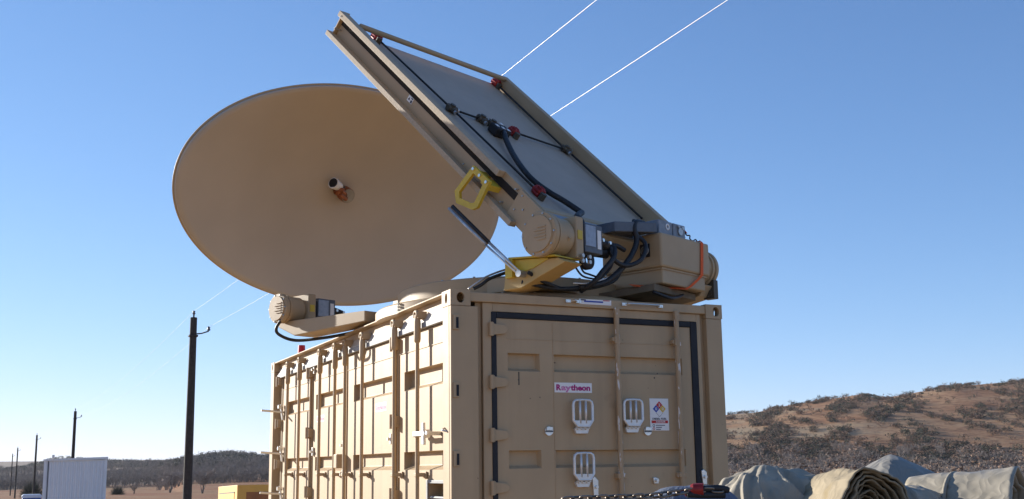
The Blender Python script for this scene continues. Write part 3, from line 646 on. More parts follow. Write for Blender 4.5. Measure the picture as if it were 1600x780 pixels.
# hinge motors
def motor(x, sgn, y, z, full=True, rr=.175):
    c = Lc(x, y, z); d = Vector((-sgn, 0, 0)); m_ = MB()
    m_.revolve([(0, .014), (rr * .80, .014), (rr * .815, .0), (rr * .85, -.001), (rr * .96, -.001), (rr, -.010), (rr, -.045), (rr * .90, -.047), (rr * .90, -.062), (rr * .96, -.064), (rr * .96, -.09), (rr * .87, -.092), (rr * .87, -.24), (rr * .78, -.26), (rr * .78, -.34)], c + d * .0, d, 56)
    o = m_.build('hinge_motor', 'tan_ant', ant); e_ = o.modifiers.new('es', 'EDGE_SPLIT'); e_.split_angle = R(28)
    bo = MB()
    for i in range(10):
        a_ = i * 2 * math.pi / 10; p = c + d * -.0 + Vector((0, math.cos(a_), math.sin(a_))) * rr * .9; bo.cyl(p - d * .004, p + d * .008, .0075, n=6)
    bo.build('cap_bolts', 'steel', o)
    for i in range(5):
        zz = (i - 2) * .024; xa = c.x - sgn * .0142; MB().box(xa, xa - sgn * .006, c.y - .085, c.y + .0 + .03 * (i % 2), c.z + zz - .006, c.z + zz + .006).build('raised_lettering', 'tan_ant', o, .0015)
    if full:
        fb = MB(); fb.box(c.x + sgn * .27, c.x + sgn * .36, c.y - .15, c.y + .14, c.z - .17, c.z + .16); fb.build('motor_flange', 'tan_ant', ant, .01)
        tg = MB().box(c.x + sgn * .285, c.x + sgn * .34, c.y - .156, c.y - .151, c.z - .02, c.z + .05).build('yellow_tag', 'yellow', ant)
        dv = MB(); dv.box(c.x + sgn * .40, c.x + sgn * .62, c.y - .13, c.y + .08, c.z - .10, c.z + .13); dv = dv.build('servo_drive', 'drive', ant, .006)
        MB().box(c.x + sgn * .405, c.x + sgn * .53, c.y - .136, c.y - .131, c.z - .05, c.z + .115).build('drive_label', 'driveface', dv)
        MB().box(c.x + sgn * .555, c.x + sgn * .60, c.y - .134, c.y - .131, c.z - .06, c.z + .09).build('drive_plate', 'white', dv)
        MB().box(c.x + sgn * .361, c.x + sgn * .399, c.y - .09, c.y + .06, c.z - .08, c.z + .11).build('coupling', 'black', dv)
        cn = MB(); cn.cyl((c.x + sgn * .621, c.y - .05, c.z + .03), (c.x + sgn * .78, c.y - .05, c.z + .01), .05, .035, n=14).cyl((c.x + sgn * .621, c.y + .02, c.z - .03), (c.x + sgn * .84, c.y + .0, c.z - .04), .055, .04, n=14)
        cn.build('connector', 'black', dv)
        lg = MB(); lg.cyl((c.x + sgn * .66, c.y - .10, c.z + .03), (c.x + sgn * .66, c.y - .115, c.z + .03), .014, n=10).cyl((c.x + sgn * .75, c.y - .10, c.z + .02), (c.x + sgn * .75, c.y - .115, c.z + .02), .014, n=10); lg.build('cable_gland', 'silver', dv)
    return o
mo = motor(-1.215, 1, -1.385, .425)
MB().revolve([(.035, -.02), (.075, -.02), (.075, .02), (.035, .02), (.035, -.02)], Lc(-.68, -1.42, .285), (0, 1, 0), 24).build('lifting_eye', 'black', mo)
cb_ = MB().cyl((0, 0, 0), (0, -.02, 0), .016, n=10).build('clamp_bolt', 'steel', mo, loc=Lc(-.90, -1.545, .235))
for x, z in ((-.90, .275), (-.815, .235), (-.815, .275)): inst(cb_, mo, Lc(x, -1.545, z))
motor(1.06, -1, -1.385, .425, False)
motor(-1.0, 1, 2.25, .275, True, .15)
# panel
pan = MB(); ebox(pan, -1.0, 1.03, -.36, 2.84, 1.215, 1.24); panel = pan.build('reflector_panel', 'skin', ant); pan = MB(); ebox(pan, -1.0, 1.03, -.36, 2.84, 1.115, 1.135); pan.build('reflector_face', 'mirror', ant)
rail = MB(); ebox(rail, -1.022, -1.001, -.80, 2.97, 1.10, 1.365); rl = rail.build('panel_rail', 'tan_ant', ant, .003)
k_ = MB(); ebox(k_, -1.10, -1.0225, .09, 2.985, 1.312, 1.368); k_.build('rail_flange', 'tan_flange', rl, .003)
k_ = MB(); ebox(k_, -1.10, -1.0225, -.30, 3.03, 1.085, 1.132); k_.build('rail_flange', 'tan_flange', rl, .003)
k_ = MB(); ebox(k_, -1.032, -1.0225, -.15, 2.955, 1.246, 1.306); k_.build('rubber_strip', 'matteblack', rl)
k_ = MB(); ebox(k_, -1.06, -.98, 2.972, 2.988, 1.12, 1.369); k_.build('end_cap', 'tan_ant', rl, .003)
k_ = MB(); ebox(k_, -1.046, -1.0225, -.84, -.165, 1.115, 1.36); k_.build('hinge_plate', 'tan_ant', rl, .004)
lbp = MB(); ebox(lbp, -1.0255, -1.0225, 1.50, 1.585, 1.185, 1.24); lbp = lbp.build('warning_label', 'white', rl)
k_ = MB(); k_.prism([EN(-1.0262, 1.545, 1.20), EN(-1.0262, 1.575, 1.20), EN(-1.0262, 1.56, 1.228)], (.0005, 0, 0)); ebox(k_, -1.0262, -1.0257, 1.505, 1.535, 1.225, 1.235); ebox(k_, -1.0262, -1.0257, 1.505, 1.53, 1.19, 1.215); k_.build('label_print', 'pdark', lbp)
bo = MB()
for e, n_ in ((2.93, 1.33), (2.93, 1.20), (.55, 1.15), (-.05, 1.16), (-.12, 1.33), (-.22, 1.33), (-.22, 1.20), (-.3, 1.25)): bo.cyl(EN(-1.021, e, n_), EN(-1.055 if e < 0 else (-1.105 if e > 2.9 else -1.033), e, n_), .007, n=8)
bo.build('rail_bolts', 'steel', rl)
rail = MB(); ebox(rail, 1.045, 1.075, -.6, 2.80, 1.10, 1.375); rr2 = rail.build('panel_rail', 'tan_ant', ant, .003)
k_ = MB(); ebox(k_, 1.0755, 1.13, -.3, 2.80, 1.355, 1.375); ebox(k_, 1.0755, 1.13, -.3, 2.80, 1.10, 1.12); k_.build('rail_flange', 'tan_ant', rr2)
k_ = MB(); k_.tube([EN(-1.0, 2.72, 1.362), EN(.02, 2.715, 1.365), EN(1.044, 2.735, 1.362)], .026, 10); k_.build('top_tube', 'tan_ant', ant)
cb = MB(); ebox(cb, -1.0, 1.04, -.56, -.37, 1.13, 1.32); ebox(cb, -1.0, 1.04, -.366, -.30, 1.2405, 1.32); cb = cb.build('cross_beam', 'tan_ant', ant, .01)
k_ = MB(); ebox(k_, -.85, .6, -.52, -.42, 1.3208, 1.330); k_.build('beam_trim', 'boxgrey', cb)
# latch rods on the panel back
NR = 1.272
def rod(a, b_): MB().tube([EN(*a, NR), EN(*b_, NR)], .0105, 8).build('latch_rod', 'black', panel)
rod((-.655, 2.80), (-.595, 1.50)); rod((-.59, 1.44), (-.555, .16)); rod((-.56, 1.47), (-.25, 1.455)); rod((.21, 1.385), (.90, 1.36)); rod((1.00, 2.76), (.945, 1.40)); rod((.96, 1.32), (.97, .12))
def fluted(x, e, nm, m_, r_=.05, ln=.12, k=9):
    mb = MB(); c = EN(x, e, NR); d = (EN(x, e + 1, NR) - c).normalized(); a_ = Vector((1, 0, 0)); b_ = d.cross(a_); n = k * 4
    pf = [(0, -ln / 2), (.7, -ln / 2), (1, -ln * .35), (1, ln * .1), (.75, ln * .2), (.9, ln * .3), (.6, ln / 2), (0, ln / 2)]
    vs = [c + d * h + (a_ * math.cos(2 * math.pi * i / n) + b_ * math.sin(2 * math.pi * i / n)) * r_ * q * (1 if (i % 4) < 2 or q < .9 else .8) for i in range(n) for q, h in pf]
    m = len(pf); mb.add(vs, [(i * m + j, ((i + 1) % n) * m + j, ((i + 1) % n) * m + j + 1, i * m + j + 1) for i in range(n) for j in range(m - 1)])
    return mb.build(nm, m_, panel)
for x, e in ((-.655, 2.87), (1.02, 2.80), (.169, 1.385), (-.555, .09)):
    o = fluted(x, e, 'red_latch', 'red', .056, .11); k_ = MB(); k_.cyl(EN(x - .02, e - .085, NR - .03), EN(x - .02, e - .085, NR + .03), .03, n=10).cyl(EN(x + .02, e + .03, 1.241), EN(x + .02, e + .03, NR), .02, n=8); k_.build('latch_foot', 'dark', o)
def gearbox(x, e):
    k_ = MB(); k_.cyl(EN(x - .05, e, NR), EN(x + .06, e, NR), .03, n=12).cyl(EN(x, e - .06, NR), EN(x, e + .06, NR), .026, n=12).cyl(EN(x, e, 1.241), EN(x, e, NR + .045), .028, n=12)
    o = k_.build('gearbox', 'dark', panel, .002); k2 = MB(); k2.cyl(EN(x + .062, e, NR), EN(x + .085, e, NR), .024, n=12).cyl(EN(x, e - .085, NR), EN(x, e - .062, NR), .02, n=10); k2.build('coupling', 'steel', o)
for x, e in ((-.60, 1.475), (-.215, 1.455), (.94, 1.36), (-.10, 1.415)): gearbox(x, e)
k_ = MB(); ebox(k_, -.25, -.06, 1.17, 1.30, 1.245, 1.335); k_ = k_.build('latch_motor', 'black', panel, .015)
for x, e in ((-.215, 1.235), (-.15, 1.215), (-.09, 1.20), (-.10, 1.31)):
    q = MB(); ebox(q, x - .017, x + .017, e - .02, e + .02, 1.3355, 1.338); q.build('motor_tag', 'white', k_)
def hose(pts, r_, nm='hose', m_='hose', par=None): return MB().tube(smooth_pts(pts, 7), r_, 10).build(nm, m_, par or ant)
hose([EN(-.10, 1.26, 1.30), EN(-.19, 1.12, 1.31), EN(-.24, 1.02, 1.30), EN(-.345, .76, 1.285), EN(-.44, .50, 1.285), EN(-.475, .28, 1.285), EN(-.42, .10, 1.29), EN(-.34, -.03, 1.30), EN(-.27, -.2, 1.31)], .026, 'panel_hose')
hose([EN(-.27, -.2, 1.31), Lc(-.46, -1.16, .72), Lc(-.487, -1.22, .66), Lc(-.47, -1.26, .52), Lc(-.50, -1.3, .46)], .028, 'panel_hose')
# lifting strut and its yellow handle on the left rail
X = -1.16
hp = [(.30, 1.262), (.05, 1.268), (.02, 1.03), (.055, .985), (.25, .92), (.335, .985)]
ih = [(.255, 1.215), (.10, 1.218), (.075, 1.045), (.10, 1.02), (.245, .975), (.285, 1.01)]
hm = MB(); nn_ = len(hp)
for xx, flip in ((X - .015, 0), (X + .015, 1)):
    vs = [EN(xx, *p) for p in hp] + [EN(xx, *p) for p in ih]; fs = [(i, (i + 1) % nn_, nn_ + (i + 1) % nn_, nn_ + i) for i in range(nn_)]
    hm.add(vs, [f if flip else f[::-1] for f in fs])
for ring, flip in ((hp, 0), (ih, 1)):
    vs = [EN(X - .015, *p) for p in ring] + [EN(X + .015, *p) for p in ring]; fs = [(i, (i + 1) % nn_, nn_ + (i + 1) % nn_, nn_ + i) for i in range(nn_)]; hm.add(vs, [f[::-1] if flip else f for f in fs])
hd = hm.build('yellow_handle', 'yellow', ant, .005)
k_ = MB(); ebox(k_, X + .0155, -1.023, .04, .16, 1.19, 1.24); ebox(k_, X + .0155, -1.023, .20, .28, 1.20, 1.24); k_.build('handle_lug', 'yellow', hd)
k_ = MB()
for e in (.075, .175, .275): k_.cyl(EN(X - .0155, e, 1.242), EN(X - .027, e, 1.242), .013, n=10)
k_.build('handle_bolts', 'silver', hd)
p_top, p_mid, p_bot = Lc(-1.19, -.435, .81), Lc(-1.185, -.84, .445), Lc(-1.17, -1.15, .165)
st = MB().tube([p_top, p_mid], .016, 14).build('lift_strut', 'black', ant)
MB().tube([p_mid, p_bot], .012, 12).build('strut_rod', 'silver', st); off = Vector((-.014, .026, -.016))
MB().tube([p_top + off, p_mid + off], .015, 12).build('strut_tube', 'steel', st); MB().tube([p_mid + off, p_bot + off * .6], .009, 10).build('strut_rod', 'silver', st)
MB().cyl(p_bot + Vector((-.02, 0, -.01)), p_bot + Vector((.05, 0, -.01)), .028, n=12).build('strut_pin', 'steel', st)
# equipment box between the motors
eb = MB().box(.155, .90, -1.56, -.93, .350, .645).build('equipment_box', 'tan_ant', ant, .018)
MB().box(.20, .86, -1.53, -.90, .215, .3495).build('box_lower_case', 'tan_ant', eb, .012)
MB().box(.185, .87, -1.54, -.915, .335, .349).build('case_seam', 'tan_ant', eb)
fn = MB(); fn.box(.147, .1545, -1.445, -1.345, .445, .560); fn = fn.build('cooling_fan', 'black', eb, .006)
k_ = MB(); k_.revolve([(.010, 0), (.026, 0), (.026, .003), (.010, .003)], (.1465, -1.395, .503), (-1, 0, 0), 20).revolve([(.034, 0), (.042, 0), (.042, .003), (.034, .003)], (.1465, -1.395, .503), (-1, 0, 0), 24); k_.build('fan_guard', 'steel', fn)
k_ = MB(); k_.prism([(.16, -1.52, .646), (.16, -1.0, .646), (-.30, -1.0, .60), (-.30, -1.42, .60)], (0, 0, .085)); k_.build('electronics_plate', 'drive', eb, .006)
k_ = MB().box(.22, .42, -1.50, -1.36, .6455, .775).build('junction_box', 'boxgrey', eb, .008); MB().revolve([(.014, 0), (.03, 0), (.03, .004), (.014, .004), (.014, 0)], (.345, -1.501, .725), (0, -1, 0), 20).build('round_port', 'white', k_)
k_ = MB().box(.435, .62, -1.50, -1.36, .6455, .775).build('junction_box', 'boxgrey', eb, .008)
q = MB(); q.cyl((.53, -1.501, .71), (.53, -1.515, .71), .034, n=16).cyl((.56, -1.501, .745), (.56, -1.52, .745), .014, n=10).cyl((.50, -1.501, .75), (.50, -1.52, .75), .012, n=10); q.build('round_port', 'steel', k_)
q = MB(); q.cyl((.21, -1.42, .70), (.08, -1.42, .70), .022, n=12).cyl((.08, -1.42, .70), (.06, -1.42, .70), .03, n=12).cyl((.15, -1.42, .70), (.12, -1.42, .70), .03, n=12); q.build('cable_connector', 'steel', eb)
# hoses and cables round the box
hose([Lc(.08, -1.44, .70), Lc(-.04, -1.45, .69), Lc(-.085, -1.46, .63), Lc(-.07, -1.47, .52), Lc(-.16, -1.47, .38), Lc(-.31, -1.45, .235), Lc(-.45, -1.40, .135), Lc(-.66, -1.32, .085)], .024)
hose([Lc(.0, -1.40, .72), Lc(-.06, -1.44, .60), Lc(-.02, -1.52, .50), Lc(-.10, -1.54, .36), Lc(-.24, -1.5, .29), Lc(-.36, -1.47, .31), Lc(-.385, -1.44, .40), Lc(-.30, -1.42, .46), Lc(-.2, -1.44, .43)], .019)
hose([Lc(-.42, -1.40, .44), Lc(-.33, -1.38, .43), Lc(-.27, -1.37, .38), Lc(-.30, -1.36, .29), Lc(-.42, -1.35, .185), Lc(-.54, -1.33, .11), Lc(-.82, -1.28, .06), Lc(-1.0, -1.2, .075), Lc(-1.12, -1.12, .10)], .017)
hose([Lc(-.35, -1.42, .46), Lc(-.36, -1.46, .40), Lc(-.42, -1.48, .32), Lc(-.52, -1.46, .22), Lc(-.60, -1.42, .12), Lc(-.62, -1.3, .06)], .021)
hose([Lc(-1.15, -1.22, .157), Lc(-1.0, -1.25, .098), Lc(-.77, -1.27, .062), Lc(-.45, -1.28, .11), Lc(-.19, -1.3, .19), Lc(-.1, -1.32, .28)], .016)
hose([Lc(-.83, -1.40, .25), Lc(-.755, -1.41, .171), Lc(-.675, -1.41, .15), Lc(-.50, -1.40, .155)], .008, 'cable')
hose([Lc(-.75, -1.40, .26), Lc(-.713, -1.41, .192), Lc(-.64, -1.41, .18), Lc(-.50, -1.40, .17)], .008, 'cable')
hose([Lc(-.78, -1.36, .10), Lc(-.62, -1.37, .115), Lc(-.46, -1.40, .16), Lc(-.36, -1.44, .20), Lc(-.28, -1.47, .25)], .006, 'cable', 'bright')
hose([Lc(-1.22, -.70, .085), Lc(-1.17, -.74, .12), Lc(-1.11, -.77, .17), Lc(-1.0, -.82, .22), Lc(-.86, -.86, .27)], .014, 'cable')
hose([Lc(-1.24, -.66, .085), Lc(-1.19, -.72, .14), Lc(-1.12, -.75, .19), Lc(-1.0, -.80, .245), Lc(-.86, -.84, .29)], .008, 'cable', 'steel')
hose([Lc(.10, -1.5, .11), Lc(.3, -1.52, .08), Lc(.45, -1.5, .10), Lc(.6, -1.46, .14)], .014, 'cable')
# orange strap round the end of the box (hook, webbing)
os_ = thing('orange_strap', 'bright orange tie-down strap hooked over the equipment box on the antenna', 'strap', (1.22, 1.53, ZR - .022), A22)
def ribbon(pts, w, m_, par, nm, wv=(1, 0, 0), th=.003):
    P = [Vector(p) for p in pts]; wv = Vector(wv) * w / 2; mb = MB(); n = len(P); vs = []
    for i, p in enumerate(P):
        t_ = (P[min(i + 1, n - 1)] - P[max(i - 1, 0)]).normalized(); nn2 = t_.cross(wv.normalized()) * th / 2
        vs += [p - wv - nn2, p + wv - nn2, p + wv + nn2, p - wv + nn2]
    fs = []
    for i in range(n - 1):
        for k in range(4): fs.append((i * 4 + k, i * 4 + (k + 1) % 4, i * 4 + 4 + (k + 1) % 4, i * 4 + 4 + k))
    fs += [(3, 2, 1, 0), tuple((n - 1) * 4 + k for k in range(4))]
    return mb.add(vs, fs).build(nm, m_, par)
ribbon([(.775, -1.35, .655), (.775, -1.555, .652), (.775, -1.567, .635), (.765, -1.568, .50), (.75, -1.568, .345), (.70, -1.56, .30), (.60, -1.545, .23), (.545, -1.54, .205)], .042, 'orange', os_, 'webbing')
ribbon([(.545, -1.535, .205), (.40, -1.45, .207), (.0, -1.35, .195)], .05, 'orange', os_, 'webbing', (0, .9, .43))
ribbon([(.455, -1.43, .782), (.53, -1.45, .782), (.60, -1.47, .765), (.655, -1.48, .72)], .04, 'orange', os_, 'webbing', (0, 1, .3))
MB().tube(smooth_pts([(.64, -1.48, .725), (.66, -1.49, .70), (.69, -1.5, .70), (.69, -1.5, .67), (.72, -1.51, .655), (.75, -1.52, .67), (.765, -1.53, .645), (.778, -1.55, .66)]), .006, 8).build('hook', 'black', os_)
# dish arm, dish and feed
arm_ = MB(); arm_.prism([Lc(-.90, 1.02, .03), Lc(-.90, 2.10, -.005), Lc(-.90, 2.36, .10), Lc(-.90, 2.36, .15), Lc(-.90, 2.1, .15), Lc(-.90, 1.02, .13)], (.26, 0, 0)); arm_.prism([Lc(-.639, 1.02, .03), Lc(-.639, 1.35, .03), Lc(-.3, .98, .03), Lc(-.3, .96, .03)], (0, 0, .085)); arm_.build('dish_arm', 'tan_ant', ant, .008)
arm_ = MB(); arm_.prism([Lc(.66, .75, .05), Lc(.66, 2.10, .05), Lc(.66, 2.36, .12), Lc(.66, 2.36, .2), Lc(.66, 1.9, .2), Lc(.66, .75, .2)], (.2, 0, 0)); arm_.build('dish_arm', 'tan_ant', ant, .008)
hose([Lc(-.98, 2.18, .18), Lc(-1.0, 2.26, .07), Lc(-.93, 2.28, .01), Lc(-.80, 2.20, -.035), Lc(-.70, 1.9, -.03), Lc(-.6, 1.6, .0), Lc(-.5, 1.3, .06)], .016, 'cable')
c0 = Lc(.278, 2.6, 1.645); hu = Vector((1, 0, 0)); hv = Vector((0, -.536, .844)); dn = Vector((0, -.844, -.536)); RU, RV, DEP = 2.224, 1.275, .31
mb = MB(); nA, nR_ = 160, 26; vs = []; fs = []
prof = [(i / nR_, 0) for i in range(nR_ + 1)]
for i in range(nR_ + 1):
    q = i / nR_
    for k in range(nA): a_ = 2 * math.pi * k / nA; vs.append(c0 + hu * RU * q * math.cos(a_) + hv * RV * q * math.sin(a_) - dn * DEP * (1 - q * q))
for i in range(nR_):
    for k in range(nA): fs.append((i * nA + k, (i + 1) * nA + k, (i + 1) * nA + (k + 1) % nA, i * nA + (k + 1) % nA))
mb.add(vs, [f[::-1] for f in fs], True)
dish = mb.build('dish', 'dish', ant); so_ = dish.modifiers.new('thick', 'SOLIDIFY'); so_.thickness = .03; so_.offset = -1
mb = MB(); mb.tube([c0 + hu * RU * math.cos(a_) + hv * RV * math.sin(a_) - dn * .016 for a_ in np.linspace(0, 2 * math.pi, 161)[:-1]], .014, 6, True); mb.build('rim', 'tan_ant', dish)
ap = c0 - dn * DEP
mb = MB()
for sx in (1.5, 1.8):
    def bk(v_, off): r2 = (sx / RU) ** 2 + (v_ / RV) ** 2; return c0 + hu * sx + hv * v_ - dn * (DEP * (1 - r2) + off)
    mb = MB(); mb.prism([bk(.35, .05), bk(-.1, .05), bk(-.55, .05), bk(-.75, .05), Lc(sx, 3.34, .50), Lc(sx, 3.1, .33), Lc(sx, 2.20, .27), Lc(sx, 2.20, .17), Lc(sx, 3.2, .20), Lc(sx, 3.5, .42), bk(-.4, .45), bk(.35, .18)], (.06, 0, 0)); mb.build('dish_backing', 'tan_ant', dish)
fd = MB().cyl(ap, ap + dn * .12, .088, n=28).build('feed', 'copper', dish, .004); MB().cyl(ap + dn * .1205, ap + dn * .135, .084, n=28).build('feed_cover', 'canvas1', fd, .004)
hx = Vector((-.95, -.30, .06)).normalized(); p0 = ap + dn * .075
MB().tube([p0, p0 + hx * .17], .055, 16).build('waveguide', 'copper', fd); MB().cyl(p0 + hx * .13 + Vector((0, 0, .05)), p0 + hx * .25 + Vector((0, 0, .06)), .05, .066, n=20).build('feed_horn', 'white', fd)
MB().cyl(p0 + hx * .2502 + Vector((0, 0, .06)), p0 + hx * .254 + Vector((0, 0, .06)), .055, n=20).build('horn_opening', 'gasket', fd)
MB().cyl(p0 + hx * .05 + Vector((0, 0, .06)), p0 + hx * .14 + Vector((0, 0, .06)), .03, n=12).build('feed_clamp', 'dark', fd)
MB().cyl(p0 + hx * .02 + Vector((0, -.02, -.06)), p0 + hx * .15 + Vector((0, -.03, -.05)), .028, n=12).build('feed_clamp', 'copper', fd)

# ------------------------------------------------------------------ trailer that carries the container (below the frame)
tr = thing('flatbed_trailer', 'flatbed trailer standing under the tan shipping container', 'trailer', (0, 0, 0))
MB().box(-.05, 2.49, -.4, 6.5, ZB - .16, ZB - .001).build('deck', 'deck', tr); MB().box(.7, .95, -.3, 6.4, 1.0, ZB - .161).box(1.5, 1.75, -.3, 6.4, 1.0, ZB - .161).build('chassis_beam', 'deck', tr)
for y in (.2, 4.4, 5.7):
    MB().cyl((.2, y, .52), (2.2, y, .52), .07, n=12).build('axle', 'deck', tr)
    for x in (.1, 2.05): MB().revolve([(.25, 0), (.48, 0), (.52, .05), (.52, .24), (.48, .29), (.25, .29)], (x, y, .525), (1, 0, 0), 32).build('wheel', 'tyre', tr)
    MB().box(.75, .9, y - .1, y + .1, .55, 1.0).box(1.55, 1.7, y - .1, y + .1, .55, 1.0).build('suspension', 'deck', tr)

# ------------------------------------------------------------------ utility poles and wires
def pole(x, y, H, lab):
    z = ground_z(x, y); p = thing('utility_pole', lab, 'utility pole', (x, y, z), 0, 'utility poles in a line')
    MB().cyl((0, 0, -.5), (0, 0, H), .175, .125, n=16).build('pole_shaft', 'pole', p)
    a_ = MB(); a_.tube([(0, 0, H - .62), (.28, -.13, H - .60), (.52, -.24, H - .52)], .025, 8); a_.box(-.16, .16, -.16, .16, H - .72, H - .66); a_ = a_.build('side_arm', 'pole', p)
    MB().revolve([(0, 0), (.05, 0), (.065, .05), (.04, .08), (.06, .12), (.03, .16), (0, .16)], (.52, -.24, H - .5), (0, 0, 1), 12).build('insulator', 'drive', a_)
    MB().revolve([(0, 0), (.03, 0), (.03, .12), (.06, .14), (.04, .2), (.055, .24), (0, .27)], (0, 0, H), (0, 0, 1), 12).build('insulator', 'drive', p)
    return Vector((x, y, z + H + .25)), Vector((x + .52, y - .24, z + H - .36))
HP = 8.75
labs = ['nearest and tallest dark utility pole just left of the container', 'dark utility pole rising behind the white shed', 'utility pole behind the round dark bush', 'distant utility pole, second from the left edge', 'farthest utility pole, closest to the left edge']
tops = []
for (x, y, zt), lab in zip(((3.05, 33.58, 8.78), (2.42, 99.74, 8.72), (.68, 166.85, 8.68), (-1.24, 250.63, 8.6), (-1.94, 331.58, 8.58)), labs): tops.append(pole(x, y, zt - .25 - ground_z(x, y), lab))
tops.insert(0, pole(3.0, -33.0, 8.6, 'utility pole behind the photographer carrying the two wires'))
for i, (lab, sag) in enumerate((('upper pale overhead wire running over the antenna from pole top to pole top', .55), ('lower pale overhead wire carried on the side arms of the poles', .60))):
    pts = []
    for a_, b_ in zip(tops[:-1], tops[1:]):
        for k in range(24):
            u = k / 24; p = a_[i].lerp(b_[i], u); p.z -= 4 * sag * u * (1 - u); pts.append(p)
    pts.append(tops[-1][i]); tag(MB().tube(pts, .0036, 6).build('overhead_wire', 'wire'), lab, 'wire')

# ------------------------------------------------------------------ things far left
def at(a, d): return CAM.x + d * math.sin(R(a)), CAM.y + d * math.cos(R(a))
x, y = at(3.0, 50); z = ground_z(x, y)
sh = thing('storage_shed', 'white ribbed metal storage shed beyond the container on the left', 'shed', (x, y, z), -R(3))
HS = 3.55 - z
MB().box(-1.24, 1.24, 0, 6, 0, HS - .12).build('wall', 'shed', sh)
nr_ = 13
rb = MB().prism([(-.05, -.001, .1), (-.03, -.035, .1), (.03, -.035, .1), (.05, -.001, .1)], (0, 0, HS - .3)).build('wall_rib', 'shed', sh)
rb.location = (-1.0, 0, 0)
for i in range(1, nr_): inst(rb, sh, (-1.0 + i * 2.05 / (nr_ - 1), 0, 0))
MB().box(-1.25, -1.14, -.04, .1, 0, HS - .1).build('corner_trim', 'shed', sh); MB().box(1.14, 1.25, -.04, .1, 0, HS - .1).build('corner_trim', 'shed', sh); MB().box(-1.10, -1.06, -.02, -.001, 0, HS - .12).build('door_gap', 'drive', sh)
MB().prism([(-1.28, -.08, HS - .16), (1.28, -.08, HS - .10), (1.28, -.08, HS), (-1.28, -.08, HS - .08)], (0, 6.1, 0)).build('roof', 'shed', sh)
lm = MB(); lm.box(-.95, -.85, -.2, -.09, HS - .02, HS + .10).cyl((-.9, -.1, HS - .1), (-.9, -.1, HS), .02, n=8); lm.build('wall_lamp', 'white', sh)
x, y = at(1.11, 73); z = ground_z(x, y)
pt = thing('portable_toilet', 'blue portable toilet with pale roof left of the white shed', 'portable toilet', (x, y, z))
hz = CAM.z - 73 * .0174 - z
MB().box(-.53, .53, -.53, .53, 0, hz - .22).build('cabin', 'potty', pt, .05); rf_ = MB(); rf_.prism([(-.56, -.56, hz - .22), (.56, -.56, hz - .22), (.56, -.56, hz - .06), (.45, -.56, hz), (-.45, -.56, hz), (-.56, -.56, hz - .06)], (0, 1.12, 0)); rf_.build('roof', 'pottytop', pt, .04)
dr = MB().box(-.34, .34, -.56, -.535, .15, hz - .35).build('door', 'potty', pt, .02); MB().box(-.18, .18, -.575, -.562, hz - .62, hz - .40).build('door_sign', 'yellow2', dr)
x, y = 1.78, 17.45; z = ground_z(x, y)
db = thing('dumpster', 'yellow steel dumpster behind the far corner of the container', 'dumpster', (x, y, z), -R(2))
zt = 2.573 - z
MB().prism([(0, .03, .3), (0, 3.0, .3), (0, 3.0, zt - .075), (0, .03, zt)], (.04, 0, 0)).build('side_wall', 'yellow2', db, .008)
MB().box(0.0, 2.2, -.02, .029, .3, zt).build('front_wall', 'yellow2', db, .008)
MB().box(2.16, 2.2, .03, 3.0, .3, zt - .08).build('side_wall', 'yellow2', db)
MB().box(.045, 2.155, .03, 3.0, .3, .36).build('floor_plate', 'rust', db)
MB().box(.20, 2.05, -.026, -.0205, .4, zt - .16).build('front_panel', 'darkorange', db)  # flat panel in a darker orange than the wall
MB().prism([(-.012, .35, .4), (-.012, 2.7, .4), (-.012, 2.7, zt - .25), (-.012, .35, zt - .18)], (.011, 0, 0)).build('side_panel', 'yellow2', db, .004)
MB().prism([(-.016, .33, zt - .18), (-.016, 2.72, zt - .25), (-.016, 2.72, zt - .225), (-.016, .33, zt - .155)], (.015, 0, 0)).build('panel_edge', 'deck', db)
MB().box(.1, .3, .2, .4, -.02, .3).box(1.9, 2.1, .2, .4, -.02, .3).build('skid', 'deck', db)
for i, (a_, lab) in enumerate(((.02, 'rust coloured drum at the left edge of the grass, white topped'), (-.22, 'rust coloured drum cut by the left picture edge'))):
    x, y = at(a_, 75); z = ground_z(x, y); dm = thing('steel_drum', lab, 'drum', (x, y, z)); MB().cyl((0, 0, 0), (0, 0, 1.05), .26, n=20).revolve([(.26, .33), (.275, .35), (.26, .37)], (0, 0, 0), (0, 0, 1), 20).build('drum_body', 'rust', dm)
    MB().cyl((.05, 0, 1.051), (.05, 0, 1.12), .12, n=14).build('lid', 'pottytop' if i == 0 else 'rust', dm)

